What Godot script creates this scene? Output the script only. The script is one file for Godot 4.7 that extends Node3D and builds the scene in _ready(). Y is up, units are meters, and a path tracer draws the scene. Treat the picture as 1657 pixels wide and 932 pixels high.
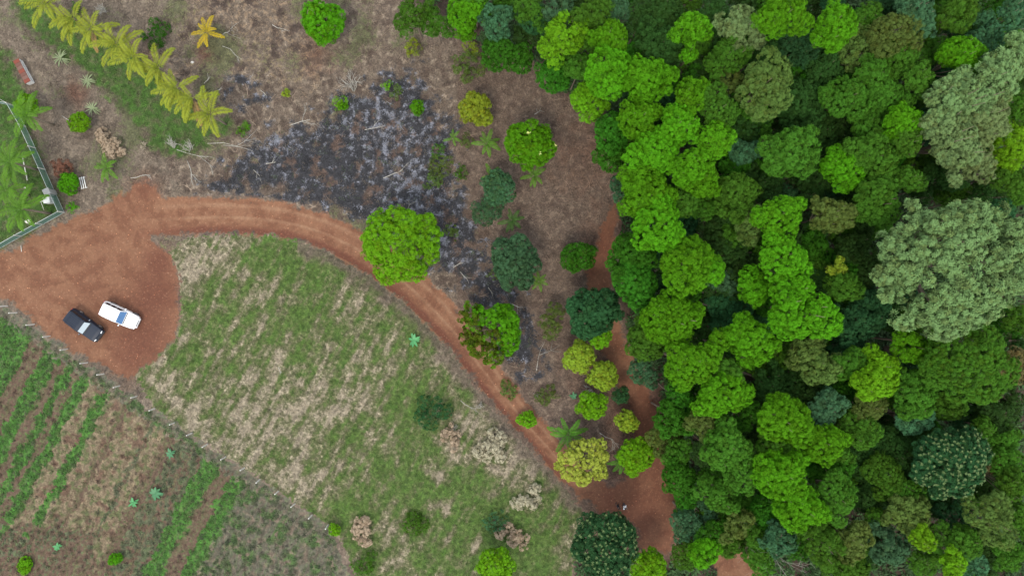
extends Node3D
# Nadir drone view of a red dirt track, a burnt clearing, a pasture and a forest edge.
# Metres: x right, z down the picture, y up. Photo measurements (1657 x 932) are turned into metres by at().

const CAM_H := 82.0
const FOCAL := 1150.7          # photo pixels
const MAP_W := 2048
const MAP_H := 1152
const EXT_X := 144.0
const EXT_Z := 81.0
const LW := 288
const LH := 162

var rng := RandomNumberGenerator.new()
var used := {}
var mats := {}
var map_bytes: PackedByteArray
var road_f: PackedFloat32Array
var burn_f: PackedFloat32Array
var past_f: PackedFloat32Array
var crop_f: PackedFloat32Array
var lawn_f: PackedFloat32Array
var wood_f: PackedFloat32Array
var dry_f: PackedFloat32Array
var red_f: PackedFloat32Array
var lat_f: PackedFloat32Array
var lump := FastNoiseLite.new()
var lump2 := FastNoiseLite.new()
var ground_mat: StandardMaterial3D

# ------------------------------------------------------------------ small helpers
func flat_at(u: float, v: float, h := 0.0) -> Vector2:
	var k := (CAM_H - h) / FOCAL
	return Vector2((u - 828.5) * k, (v - 466.0) * k)

func at(u: float, v: float, h := 0.0) -> Vector3:
	var p := flat_at(u, v, h)
	return Vector3(p.x, ground_y(p.x, p.y), p.y)

func numbered(called: String) -> String:
	if not used.has(called):
		used[called] = 0
		return called
	used[called] += 1
	return "%s_%03d" % [called, used[called]]

func tag(o: Node, label: String, category: String, group := "", kind := "") -> void:
	if label: o.set_meta("label", label)
	if category: o.set_meta("category", category)
	if group: o.set_meta("group", group)
	if kind: o.set_meta("kind", kind)

func thing(called: String, where: Vector3, label: String, category: String, group := "", turn := 0.0) -> Node3D:
	var o := Node3D.new()
	o.name = numbered(called)
	add_child(o)
	o.position = where
	o.rotation.y = turn
	tag(o, label, category, group)
	return o

func part(called: String, mesh: Mesh, material: Material, parent: Node) -> MeshInstance3D:
	var o := MeshInstance3D.new()
	o.name = called
	o.mesh = mesh
	if material: o.material_override = material
	parent.add_child(o, true)
	return o

func hue(r: float, g: float, b: float) -> Color:
	return Color(r / 255.0, g / 255.0, b / 255.0)

func mat(key: String, c: Color, rough := 0.9, metal := 0.0, vertex := false, back := 0.0) -> StandardMaterial3D:
	if mats.has(key): return mats[key]
	var m := StandardMaterial3D.new()
	m.resource_name = key
	m.albedo_color = c
	m.roughness = rough
	m.metallic = metal
	m.vertex_color_use_as_albedo = vertex
	m.cull_mode = BaseMaterial3D.CULL_DISABLED
	if back > 0.0:
		m.backlight_enabled = true
		m.backlight = Color(back, back, back * 0.5)
	mats[key] = m
	return m

func array_mesh(v: PackedVector3Array, n: PackedVector3Array, c: PackedColorArray, idx: PackedInt32Array) -> ArrayMesh:
	var a := []
	a.resize(Mesh.ARRAY_MAX)
	a[Mesh.ARRAY_VERTEX] = v
	if n.size(): a[Mesh.ARRAY_NORMAL] = n
	if c.size(): a[Mesh.ARRAY_COLOR] = c
	a[Mesh.ARRAY_INDEX] = idx
	var m := ArrayMesh.new()
	m.add_surface_from_arrays(Mesh.PRIMITIVE_TRIANGLES, a)
	return m

func begin() -> SurfaceTool:
	var st := SurfaceTool.new()
	st.begin(Mesh.PRIMITIVE_TRIANGLES)
	st.set_smooth_group(-1)
	return st

func done(st: SurfaceTool) -> ArrayMesh:
	st.generate_normals()
	return st.commit()

func tri(st: SurfaceTool, a: Vector3, b: Vector3, c: Vector3) -> void:
	st.add_vertex(a); st.add_vertex(b); st.add_vertex(c)

func quad(st: SurfaceTool, a: Vector3, b: Vector3, c: Vector3, d: Vector3) -> void:
	tri(st, a, b, c); tri(st, a, c, d)

func box(st: SurfaceTool, t: Transform3D, s: Vector3, bevel := 0.0) -> void:
	# a box with chamfered upper edges
	var h := s * 0.5
	var lo := [Vector3(-h.x, -h.y, -h.z), Vector3(h.x, -h.y, -h.z), Vector3(h.x, -h.y, h.z), Vector3(-h.x, -h.y, h.z)]
	var rings := [lo, [], []]
	for p: Vector3 in lo:
		rings[1].append(Vector3(p.x, h.y - bevel, p.z))
		rings[2].append(Vector3(p.x - signf(p.x) * bevel, h.y, p.z - signf(p.z) * bevel))
	var last := 2 if bevel > 0.0 else 1
	if last == 1:
		for i in 4: rings[1][i].y = h.y
	for r in last:
		for i in 4:
			var j := (i + 1) % 4
			quad(st, t * rings[r][i], t * rings[r][j], t * rings[r + 1][j], t * rings[r + 1][i])
	quad(st, t * rings[last][0], t * rings[last][1], t * rings[last][2], t * rings[last][3])
	quad(st, t * lo[3], t * lo[2], t * lo[1], t * lo[0])

func tube(st: SurfaceTool, pts: Array, radii: Array, sides := 6) -> void:
	st.set_smooth_group(0)
	var rings := []
	for i in pts.size():
		var d: Vector3 = (pts[mini(i + 1, pts.size() - 1)] - pts[maxi(i - 1, 0)]).normalized()
		var s := d.cross(Vector3(0.31, 0.2, 0.93) if absf(d.y) > 0.9 else Vector3.UP).normalized()
		var t := s.cross(d)
		var ring := []
		for k in sides:
			var a := TAU * k / sides
			ring.append(pts[i] + (s * cos(a) + t * sin(a)) * radii[i])
		rings.append(ring)
	for i in pts.size() - 1:
		for k in sides:
			var j := (k + 1) % sides
			quad(st, rings[i][k], rings[i + 1][k], rings[i + 1][j], rings[i][j])
	var e: int = pts.size() - 1
	for k in range(1, sides - 1):
		tri(st, rings[e][0], rings[e][k + 1], rings[e][k])
		tri(st, rings[0][0], rings[0][k], rings[0][k + 1])

# ------------------------------------------------------------------ regions of the ground
func seg_dist(p: Vector2, a: Vector2, b: Vector2) -> float:
	var ab := b - a
	var t := clampf((p - a).dot(ab) / ab.length_squared(), 0.0, 1.0)
	return p.distance_to(a + ab * t)

func metres(flat: Array) -> PackedVector2Array:
	var out := PackedVector2Array()
	for i in range(0, flat.size(), 2):
		out.append(flat_at(flat[i], flat[i + 1]))
	return out

func poly_field(f: PackedFloat32Array, poly: PackedVector2Array) -> PackedFloat32Array:
	var lo := poly[0]
	var hi := poly[0]
	for p in poly:
		lo = lo.min(p); hi = hi.max(p)
	var n := poly.size()
	for j in LH:
		var z := (j + 0.5) * 0.5 - EXT_Z / 2
		if z < lo.y - 4 or z > hi.y + 4: continue
		for i in LW:
			var x := (i + 0.5) * 0.5 - EXT_X / 2
			if x < lo.x - 4 or x > hi.x + 4: continue
			var p := Vector2(x, z)
			var d := 1e9
			for k in n:
				d = minf(d, seg_dist(p, poly[k], poly[(k + 1) % n]))
			if not Geometry2D.is_point_in_polygon(p, poly): d = -d
			var at_i := j * LW + i
			f[at_i] = maxf(f[at_i], d)
	return f

func line_field(f: PackedFloat32Array, pts: PackedVector2Array, w: Array, lateral := false) -> PackedFloat32Array:
	for k in pts.size() - 1:
		var a := pts[k]
		var b := pts[k + 1]
		var reach: float = maxf(w[k], w[k + 1]) + 4.0
		var lo := a.min(b) - Vector2(reach, reach)
		var hi := a.max(b) + Vector2(reach, reach)
		for j in range(maxi(0, int((lo.y + EXT_Z / 2) * 2)), mini(LH, int((hi.y + EXT_Z / 2) * 2) + 1)):
			for i in range(maxi(0, int((lo.x + EXT_X / 2) * 2)), mini(LW, int((hi.x + EXT_X / 2) * 2) + 1)):
				var p := Vector2((i + 0.5) * 0.5 - EXT_X / 2, (j + 0.5) * 0.5 - EXT_Z / 2)
				var ab := b - a
				var t := clampf((p - a).dot(ab) / ab.length_squared(), 0.0, 1.0)
				var near := p.distance_to(a + ab * t)
				var d: float = lerpf(w[k], w[k + 1], t) - near
				var q := j * LW + i
				if d > f[q]:
					f[q] = d
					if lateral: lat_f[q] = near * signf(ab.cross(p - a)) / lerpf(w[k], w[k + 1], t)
	return f

func field(v := -4.0) -> PackedFloat32Array:
	var f := PackedFloat32Array()
	f.resize(LW * LH)
	f.fill(v)
	return f

func blobs(list: Array) -> PackedFloat32Array:
	# soft patches: [u, v, radius in photo pixels, amount]
	var f := field(0.0)
	for b in list:
		var c := flat_at(b[0], b[1])
		var r: float = b[2] / 14.03
		for j in range(maxi(0, int((c.y - r * 2 + EXT_Z / 2) * 2)), mini(LH, int((c.y + r * 2 + EXT_Z / 2) * 2) + 1)):
			for i in range(maxi(0, int((c.x - r * 2 + EXT_X / 2) * 2)), mini(LW, int((c.x + r * 2 + EXT_X / 2) * 2) + 1)):
				var p := Vector2((i + 0.5) * 0.5 - EXT_X / 2, (j + 0.5) * 0.5 - EXT_Z / 2)
				f[j * LW + i] += b[3] * exp(-p.distance_squared_to(c) / (r * r))
	return f

func samp(f: PackedFloat32Array, x: float, z: float) -> float:
	var gx := clampf((x + EXT_X / 2) * 2 - 0.5, 0, LW - 1.001)
	var gz := clampf((z + EXT_Z / 2) * 2 - 0.5, 0, LH - 1.001)
	var i := int(gx)
	var j := int(gz)
	var a := gx - i
	var b := gz - j
	var q := j * LW + i
	return lerpf(lerpf(f[q], f[q + 1], a), lerpf(f[q + LW], f[q + LW + 1], a), b)

func ground_y(x: float, z: float) -> float:
	if absf(x) > EXT_X / 2 - 0.6 or absf(z) > EXT_Z / 2 - 0.6: return 0.0
	var y := lump.get_noise_2d(x, z) * 0.22 + lump2.get_noise_2d(x, z) * 0.05
	var r := samp(road_f, x, z)
	var cut := smoothstep(-0.9, 0.35, r)
	y = lerpf(y, lump.get_noise_2d(x, z) * 0.06 - 0.3, cut)
	var c := samp(crop_f, x, z)
	if c > 0.0:
		var s := (0.88 * x + 0.47 * z) * TAU / 1.3
		y += sin(s) * 0.07 * minf(1.0, c * 0.5)
	var edge := minf(EXT_X / 2 - absf(x), EXT_Z / 2 - absf(z))
	return y * clampf(edge / 3.0, 0.0, 1.0)

func build_regions() -> void:
	lump.seed = 5; lump.frequency = 0.06; lump.fractal_octaves = 3
	lump2.seed = 9; lump2.frequency = 0.5; lump2.fractal_octaves = 3
	lat_f = field(0.0)
	road_f = field()
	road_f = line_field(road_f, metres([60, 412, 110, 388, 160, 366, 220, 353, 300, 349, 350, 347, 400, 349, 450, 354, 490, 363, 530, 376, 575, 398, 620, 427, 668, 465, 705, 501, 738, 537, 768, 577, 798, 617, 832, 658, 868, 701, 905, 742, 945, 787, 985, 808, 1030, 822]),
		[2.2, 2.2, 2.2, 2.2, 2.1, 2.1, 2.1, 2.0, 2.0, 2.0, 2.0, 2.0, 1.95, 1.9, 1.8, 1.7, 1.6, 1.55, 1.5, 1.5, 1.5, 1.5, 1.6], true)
	road_f = line_field(road_f, metres([1000, 330, 985, 375, 968, 430, 972, 480, 990, 550, 1020, 615, 1046, 668, 1050, 720, 1055, 790]), [0.4, 0.9, 1.3, 1.4, 1.4, 1.4, 1.5, 1.5, 1.8])
	road_f = line_field(road_f, metres([1170, 905, 1195, 925, 1230, 980]), [1.2, 2.3, 2.5])
	road_f = poly_field(road_f, metres([-90, 402, 0, 408, 60, 394, 110, 364, 160, 336, 215, 300, 240, 293, 258, 318, 240, 384, 255, 400, 272, 412, 284, 451, 287, 500, 281, 542, 262, 568, 240, 588, 203, 614, 172, 600, 142, 582, 114, 565, 86, 547, 56, 522, 20, 494, -90, 440]))
	road_f = poly_field(road_f, metres([985, 790, 1030, 770, 1078, 750, 1092, 790, 1110, 815, 1097, 856, 1085, 902, 1040, 892, 1034, 862, 1010, 835]))
	burn_f = poly_field(field(), metres([318, 312, 355, 275, 400, 240, 430, 212, 480, 205, 520, 185, 560, 160, 600, 140, 640, 120, 682, 108, 688, 140, 702, 165, 728, 190, 735, 225, 722, 265, 742, 310, 768, 345, 785, 395, 792, 430, 830, 465, 850, 510, 880, 555, 874, 600, 838, 603, 800, 560, 762, 478, 722, 452, 700, 436, 640, 400, 590, 362, 540, 344, 480, 328, 430, 316, 380, 316]))
	burn_f = line_field(burn_f, metres([380, 140, 420, 155]), [0.9, 0.6])
	past_f = poly_field(field(), metres([215, 606, 262, 572, 286, 545, 292, 500, 290, 450, 274, 408, 300, 385, 385, 379, 440, 381, 490, 392, 540, 412, 590, 438, 640, 468, 690, 520, 735, 575, 770, 632, 840, 712, 905, 782, 945, 828, 930, 890, 920, 990, 600, 990, 545, 860, 505, 833, 450, 795, 395, 757, 335, 719, 282, 684, 250, 661]))
	crop_f = poly_field(field(), metres([-90, 440, 9, 499, 53, 529, 107, 569, 167, 609, 221, 645, 282, 688, 335, 723, 395, 761, 450, 799, 505, 837, 540, 862, 575, 990, -90, 990]))
	lawn_f = line_field(field(), metres([40, 5, 75, 40, 130, 70, 205, 125, 265, 180, 320, 220]), [1.2, 2.3, 2.2, 3.0, 3.2, 1.2])
	lawn_f = poly_field(lawn_f, metres([-90, 60, 0, 72, 18, 95, 50, 160, 45, 210, 100, 340, 0, 398, -90, 430]))
	lawn_f = line_field(lawn_f, metres([255, 225, 300, 232, 330, 205, 375, 205]), [1.6, 1.5, 1.0, 0.8])
	wood_f = poly_field(field(), metres([640, -60, 690, 20, 760, 60, 800, 95, 870, 100, 900, 140, 955, 180, 990, 240, 1000, 330, 1000, 400, 990, 470, 1020, 560, 1060, 640, 1090, 720, 1105, 790, 1120, 850, 1095, 900, 1020, 915, 930, 890, 920, 990, 1800, 990, 1800, -60]))
	dry_f = blobs([[330, 425, 55, 0.55], [300, 470, 40, 0.4], [420, 450, 35, 0.3], [240, 620, 45, 0.25], [300, 690, 60, 0.25], [400, 700, 90, 0.3], [500, 760, 70, 0.22], [470, 640, 70, 0.25], [620, 600, 60, 0.3], [590, 480, 45, 0.3], [715, 820, 18, 0.9], [707, 770, 12, 0.8], [725, 865, 14, 0.6], [770, 880, 14, 0.5], [802, 760, 8, 0.8], [790, 800, 9, 0.6], [790, 700, 60, 0.4], [840, 760, 40, 0.4], [720, 600, 30, 0.35], [540, 390, 50, 0.15], [350, 490, 50, -0.35], [440, 420, 40, -0.5], [480, 470, 50, -0.35], [690, 780, 60, -0.3], [770, 830, 70, -0.35], [660, 640, 40, -0.4], [680, 560, 35, -0.3], [560, 830, 40, -0.35], [860, 880, 60, -0.3], [448, 222, 22, 1.1], [400, 243, 16, 0.6], [640, 220, 45, 0.45], [670, 300, 45, 0.4], [720, 390, 18, 0.5], [600, 190, 30, 0.3], [520, 270, 55, -0.6], [380, 292, 40, -0.7], [800, 450, 40, -0.6], [560, 335, 40, -0.5], [860, 560, 40, -0.7]])
	red_f = blobs([[245, 470, 50, 1.0], [215, 560, 50, 0.9], [250, 420, 25, 0.6], [235, 305, 25, 0.7], [985, 400, 40, 0.5], [950, 250, 60, 0.25], [335, 85, 18, 0.6], [510, 90, 30, 0.3], [120, 150, 20, 0.6], [125, 75, 20, 0.5], [55, 310, 30, 0.7], [1050, 830, 80, 0.95], [1040, 660, 60, 0.8], [740, 560, 60, 0.25], [600, 420, 50, 0.15], [950, 590, 40, 0.3], [230, 100, 30, 0.3], [100, 880, 50, 0.5], [30, 860, 40, 0.4]])

func upscaled(f: PackedFloat32Array) -> PackedFloat32Array:
	var im := Image.create_from_data(LW, LH, false, Image.FORMAT_RF, f.to_byte_array())
	im.resize(MAP_W, MAP_H, Image.INTERPOLATE_BILINEAR)
	return im.get_data().to_float32_array()

func noise_bytes(seed_: int, freq: float, octaves: int, kind := FastNoiseLite.TYPE_SIMPLEX_SMOOTH) -> PackedByteArray:
	var n := FastNoiseLite.new()
	n.seed = seed_
	n.noise_type = kind
	n.frequency = freq * EXT_X / MAP_W
	n.fractal_octaves = octaves
	var im := n.get_image(MAP_W, MAP_H)
	im.convert(Image.FORMAT_L8)
	return im.get_data()

# what lies across the crop rows, by distance in photo pixels along the row normal: [s, kind] 0 green 1 soil 2 straw 3 mixed 4 scrub
const ROWS := [[-900, 3], [240, 0], [304, 1], [328, 0], [354, 1], [371, 0], [386, 1], [399, 0], [418, 2], [443, 0], [458, 2], [485, 1], [494, 2], [538, 3], [546, 2], [570, 1], [588, 3], [612, 1], [618, 3], [638, 0], [666, 1], [692, 0], [716, 4], [2000, 4]]

func build_map() -> void:
	var rd := upscaled(road_f)
	var bu := upscaled(burn_f)
	var pa := upscaled(past_f)
	var cr := upscaled(crop_f)
	var la := upscaled(lawn_f)
	var wo := upscaled(wood_f)
	var dr := upscaled(dry_f)
	var re := upscaled(red_f)
	var lt := upscaled(lat_f)
	var n1 := noise_bytes(1, 1.6, 4)
	var n2 := noise_bytes(2, 0.42, 4)
	var n3 := noise_bytes(3, 0.1, 3)
	var n4 := noise_bytes(4, 4.0, 2)
	var n5 := noise_bytes(6, 1.3, 4, FastNoiseLite.TYPE_PERLIN)
	var str_n := FastNoiseLite.new()
	str_n.seed = 12; str_n.frequency = 1.0; str_n.fractal_octaves = 3
	var rows := PackedByteArray()
	rows.resize(1600)
	var k := 0
	for s in 1600:
		while k < ROWS.size() - 2 and s - 200 >= ROWS[k + 1][0]: k += 1
		rows[s] = ROWS[k][1]
	map_bytes.resize(MAP_W * MAP_H * 3)
	var per := MAP_W / EXT_X
	var q := 0
	var o := 0
	for y in MAP_H:
		var z := (y + 0.5) / per - EXT_Z / 2
		var v := z * 14.03 + 466.0
		for x in MAP_W:
			var a: float = n1[q] / 255.0
			var b: float = n2[q] / 255.0
			var c: float = n3[q] / 255.0
			var d: float = n4[q] / 255.0
			var e: float = n5[q] / 255.0
			var red: float = re[q]
			var grain := 0.56 + d * 0.5 + a * 0.34
			var col: Color
			var road: float = rd[q] + (b - 0.5) * 1.1 + (a - 0.5) * 0.7
			var w_road := clampf(road * 2.6 + 0.4, 0.0, 1.0)
			var u := ((x + 0.5) / per - EXT_X / 2) * 14.03 + 828.5
			if w_road < 1.0:
				if cr[q] > (b - 0.5) * 1.5:
					var s := 0.88 * u + 0.47 * v + (b - 0.5) * 18.0 + (a - 0.5) * 10.0 + 200.0
					var row := rows[clampi(int(s), 0, 1599)]
					if cr[q] < 1.3 + (a - 0.5) * 2.0: row = 4
					if v > 850.0 + (b - 0.5) * 60.0 and u < 150.0: row = 1 if c + a < 1.1 else 3
					match row:
						0: col = Color(0.31, 0.53, 0.18).lerp(Color(0.40, 0.42, 0.30), clampf((0.45 - a) * 3.0, 0.0, 1.0))
						1: col = Color(0.475, 0.38, 0.31).lerp(Color(0.41, 0.43, 0.29), clampf((a - 0.5) * 3.0, 0.0, 1.0))
						2: col = Color(0.60, 0.53, 0.42).lerp(Color(0.42, 0.45, 0.28), clampf((e - 0.48) * 6.0, 0.0, 0.9)).lerp(Color(0.48, 0.37, 0.30), clampf((0.42 - b) * 6.0, 0.0, 0.9))
						3: col = Color(0.40, 0.43, 0.31).lerp(Color(0.47, 0.37, 0.30), clampf((e - 0.5) * 6.0, 0.0, 1.0))
						_: col = Color(0.44, 0.43, 0.36).lerp(Color(0.34, 0.46, 0.24), clampf((b - 0.5) * 5.0, 0.0, 1.0)).lerp(Color(0.55, 0.49, 0.42), clampf((e - 0.55) * 6.0, 0.0, 1.0))
					var furrow := sin(s * TAU / 13.0 + (c - 0.5) * 3.0)
					if furrow > 0.35: col = col.lerp(Color(0.46, 0.355, 0.285), (furrow - 0.35) * 0.4)
					elif furrow < -0.5 and row != 2: col = col.lerp(Color(0.37, 0.49, 0.23), (-furrow - 0.5) * 0.6)
				elif pa[q] > (a - 0.5) * 1.2:
					var sa := 0.88 * u + 0.47 * v
					var sl := 0.88 * v - 0.47 * u
					var st := str_n.get_noise_2d(sa * 0.06, sl * 0.009) * 0.5 + 0.5
					var dry: float = dr[q] + (st - 0.5) * 1.1 + (b - 0.5) * 0.9 + (c - 0.5) * 0.5 + (a - 0.5) * 0.55 + (d - 0.5) * 0.5
					dry = clampf(dry * 1.3 + 0.28, 0.0, 1.0)
					col = Color(0.32, 0.475, 0.15).lerp(Color(0.42, 0.50, 0.24), e)
					if dry < 0.5: col = col.lerp(Color(0.47, 0.475, 0.32), dry * 2.0)
					else: col = Color(0.47, 0.475, 0.32).lerp(Color(0.70, 0.645, 0.55), dry * 2.0 - 1.0)
					var rim := clampf(1.0 - (rd[q] + 2.6) * -1.0, 0.0, 1.0) if rd[q] > -2.6 else 0.0
					col = col.lerp(Color(0.50, 0.44, 0.38), clampf((rd[q] + 2.2) / 1.6 + (b - 0.5), 0.0, 0.85)) if rd[q] > -2.6 and u > 480.0 else col
				else:
					# litter, bare soil, weeds
					col = Color(0.50, 0.435, 0.375).lerp(Color(0.385, 0.32, 0.275), clampf((0.5 - b) * 4.0, 0.0, 1.0)).lerp(Color(0.66, 0.59, 0.51), clampf((e - 0.54) * 4.0 + (a - 0.5), 0.0, 0.85))
					if u < 275.0 + (b - 0.5) * 90.0: col = col.lerp(Color(0.53, 0.475, 0.41), 0.55)
					elif u < 520.0 and v < 135.0 + (b - 0.5) * 60.0: col = col.lerp(Color(0.63, 0.53, 0.42), clampf((a - 0.54) * 5.0, 0.0, 0.7)).lerp(Color(0.34, 0.28, 0.245), clampf((0.42 - b) * 5.0, 0.0, 0.8))
					elif u > 740.0: col = col.lerp(Color(0.45, 0.365, 0.31), 0.45)
					col = col.lerp(Color(0.46, 0.31, 0.24), clampf(red * 1.2 + (b - 0.5) * 0.6, 0.0, 0.8)) if red > 0.05 else col
					if u < 700.0: col = col.lerp(Color(0.40, 0.43, 0.27), clampf((c + a * 0.5 - 0.86) * 4.0, 0.0, 0.7))
					var lawn: float = la[q] + (b - 0.5) * 2.2 + (a - 0.5) * 1.0
					if lawn > -0.3: col = col.lerp(Color(0.31, 0.48, 0.16).lerp(Color(0.42, 0.46, 0.28), clampf((e - 0.45) * 4.0, 0.0, 1.0)), clampf(lawn + 0.3, 0.0, 0.92))
					var burn: float = bu[q] + (b - 0.5) * 5.6 + (a - 0.5) * 3.0
					if burn > -0.2:
						var ch := Color(0.185, 0.185, 0.205).lerp(Color(0.25, 0.25, 0.27), a)
						ch = ch.lerp(Color(0.58, 0.59, 0.64), clampf((e - 0.53) * 4.0 + dr[q] * 0.9 + (a - 0.5) * 1.0 + (d - 0.5) * 1.2, 0.0, 0.9))
						ch = ch.lerp(Color(0.42, 0.33, 0.28), clampf((0.40 - b) * 6.0 + (a - 0.5) * 2.0, 0.0, 0.85))
						col = col.lerp(ch, clampf((burn + 0.2) * 0.9, 0.0, 0.97))
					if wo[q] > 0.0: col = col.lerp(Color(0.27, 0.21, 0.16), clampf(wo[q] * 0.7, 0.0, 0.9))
			if w_road > 0.0:
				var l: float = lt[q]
				var rc := Color(0.585, 0.405, 0.295).lerp(Color(0.515, 0.335, 0.235), clampf((0.5 - b) * 4.0 + 0.3, 0.0, 1.0))
				rc = rc.lerp(Color(0.455, 0.265, 0.185), clampf(red * 0.9 + (c - 0.5) * 0.8, 0.0, 0.9))
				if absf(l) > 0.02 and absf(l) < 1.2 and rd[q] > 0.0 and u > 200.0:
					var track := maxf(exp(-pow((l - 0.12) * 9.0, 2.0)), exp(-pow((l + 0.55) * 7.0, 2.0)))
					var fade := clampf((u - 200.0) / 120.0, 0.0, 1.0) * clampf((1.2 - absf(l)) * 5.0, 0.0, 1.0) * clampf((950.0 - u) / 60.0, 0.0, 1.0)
					rc = rc.lerp(Color(0.69, 0.53, 0.41), track * fade * (0.25 + 0.5 * b))
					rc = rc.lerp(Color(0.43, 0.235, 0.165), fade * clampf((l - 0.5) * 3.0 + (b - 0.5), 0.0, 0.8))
				rc = rc.lerp(Color(0.66, 0.53, 0.44), clampf((d - 0.72) * 4.0 + (a - 0.6), 0.0, 0.7))
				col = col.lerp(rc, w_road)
				grain = lerpf(grain, 0.84 + d * 0.16 + a * 0.16, w_road)
			var g := grain * 255.0 * 0.76
			map_bytes[o] = clampi(int(col.r * g), 0, 255)
			map_bytes[o + 1] = clampi(int(col.g * g), 0, 255)
			map_bytes[o + 2] = clampi(int(col.b * g), 0, 255)
			q += 1
			o += 3

func map_color(x: float, z: float) -> Color:
	var i := clampi(int((x + EXT_X / 2) / EXT_X * MAP_W), 0, MAP_W - 1)
	var j := clampi(int((z + EXT_Z / 2) / EXT_Z * MAP_H), 0, MAP_H - 1)
	var o := (j * MAP_W + i) * 3
	return Color8(map_bytes[o], map_bytes[o + 1], map_bytes[o + 2]).srgb_to_linear()

func build_ground() -> void:
	var im := Image.create_from_data(MAP_W, MAP_H, false, Image.FORMAT_RGB8, map_bytes)
	ground_mat = StandardMaterial3D.new()
	ground_mat.resource_name = "soil_and_litter"
	ground_mat.albedo_texture = ImageTexture.create_from_image(im)
	ground_mat.roughness = 0.95
	ground_mat.texture_repeat = false
	# the sheet is cut into its kinds of ground: no two overlap
	var step := 0.3
	var nx := int(EXT_X / step)
	var nz := int(EXT_Z / step)
	var names := ["litter_ground", "dirt_road", "burnt_ground", "pasture", "crop_field", "lawn", "forest_floor"]
	var verts := PackedVector3Array()
	var uvs := PackedVector2Array()
	verts.resize((nx + 1) * (nz + 1))
	uvs.resize((nx + 1) * (nz + 1))
	for j in nz + 1:
		for i in nx + 1:
			var x := i * step - EXT_X / 2
			var z := j * step - EXT_Z / 2
			verts[j * (nx + 1) + i] = Vector3(x, ground_y(x, z), z)
			uvs[j * (nx + 1) + i] = Vector2(x / EXT_X + 0.5, z / EXT_Z + 0.5)
	var norms := PackedVector3Array()
	norms.resize(verts.size())
	for j in nz + 1:
		for i in nx + 1:
			var q := j * (nx + 1) + i
			var gx := verts[q + (1 if i < nx else 0)].y - verts[q - (1 if i > 0 else 0)].y
			var gz := verts[q + (nx + 1 if j < nz else 0)].y - verts[q - (nx + 1 if j > 0 else 0)].y
			norms[q] = Vector3(-gx, step * 2, -gz).normalized()
	var lists := []
	var remap := []
	var V := []
	var N := []
	var U := []
	for k in names.size():
		lists.append(PackedInt32Array())
		var rm := PackedInt32Array()
		rm.resize(verts.size())
		rm.fill(-1)
		remap.append(rm)
		V.append(PackedVector3Array()); N.append(PackedVector3Array()); U.append(PackedVector2Array())
	for j in nz:
		for i in nx:
			var x := (i + 0.5) * step - EXT_X / 2
			var z := (j + 0.5) * step - EXT_Z / 2
			var kind := 0
			var wob := lump2.get_noise_2d(x * 1.7, z * 1.7) * 0.7
			if samp(road_f, x, z) + wob > 0.0: kind = 1
			elif samp(crop_f, x, z) > 0.0: kind = 4
			elif samp(past_f, x, z) + wob * 0.5 > 0.0: kind = 3
			elif samp(burn_f, x, z) + wob > 0.0: kind = 2
			elif samp(lawn_f, x, z) + wob > 0.0: kind = 5
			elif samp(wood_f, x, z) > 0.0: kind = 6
			var q := j * (nx + 1) + i
			for id in [q, q + 1, q + nx + 2, q, q + nx + 2, q + nx + 1]:
				var m: int = remap[kind][id]
				if m < 0:
					m = V[kind].size()
					remap[kind][id] = m
					V[kind].append(verts[id]); N[kind].append(norms[id]); U[kind].append(uvs[id])
				lists[kind].append(m)
	for k in names.size():
		var a := []
		a.resize(Mesh.ARRAY_MAX)
		a[Mesh.ARRAY_VERTEX] = V[k]; a[Mesh.ARRAY_NORMAL] = N[k]; a[Mesh.ARRAY_TEX_UV] = U[k]; a[Mesh.ARRAY_INDEX] = lists[k]
		var m := ArrayMesh.new()
		m.add_surface_from_arrays(Mesh.PRIMITIVE_TRIANGLES, a)
		var o := part(numbered(names[k]), m, ground_mat, self)
		tag(o, "", "", "", "structure")
	# the country beyond, out to the horizon
	var st := begin()
	var E := 900.0
	var X := EXT_X / 2
	var Z := EXT_Z / 2
	quad(st, Vector3(-E, 0, -E), Vector3(E, 0, -E), Vector3(E, 0, -Z), Vector3(-E, 0, -Z))
	quad(st, Vector3(-E, 0, Z), Vector3(E, 0, Z), Vector3(E, 0, E), Vector3(-E, 0, E))
	quad(st, Vector3(-E, 0, -Z), Vector3(-X, 0, -Z), Vector3(-X, 0, Z), Vector3(-E, 0, Z))
	quad(st, Vector3(X, 0, -Z), Vector3(E, 0, -Z), Vector3(E, 0, Z), Vector3(X, 0, Z))
	var far := StandardMaterial3D.new()
	far.resource_name = "far_scrub"
	var nt := NoiseTexture2D.new()
	nt.width = 512; nt.height = 512; nt.seamless = true
	var fn := FastNoiseLite.new()
	fn.frequency = 0.02; fn.fractal_octaves = 5; fn.seed = 3
	nt.noise = fn
	var gr := Gradient.new()
	gr.set_color(0, Color(0.16, 0.22, 0.11)); gr.set_color(1, Color(0.36, 0.32, 0.24))
	nt.color_ramp = gr
	far.albedo_texture = nt
	far.uv1_triplanar = true; far.uv1_world_triplanar = true
	far.uv1_scale = Vector3(0.05, 0.05, 0.05)
	far.roughness = 1.0
	tag(part("ground", done(st), far, self), "", "", "", "structure")

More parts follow.
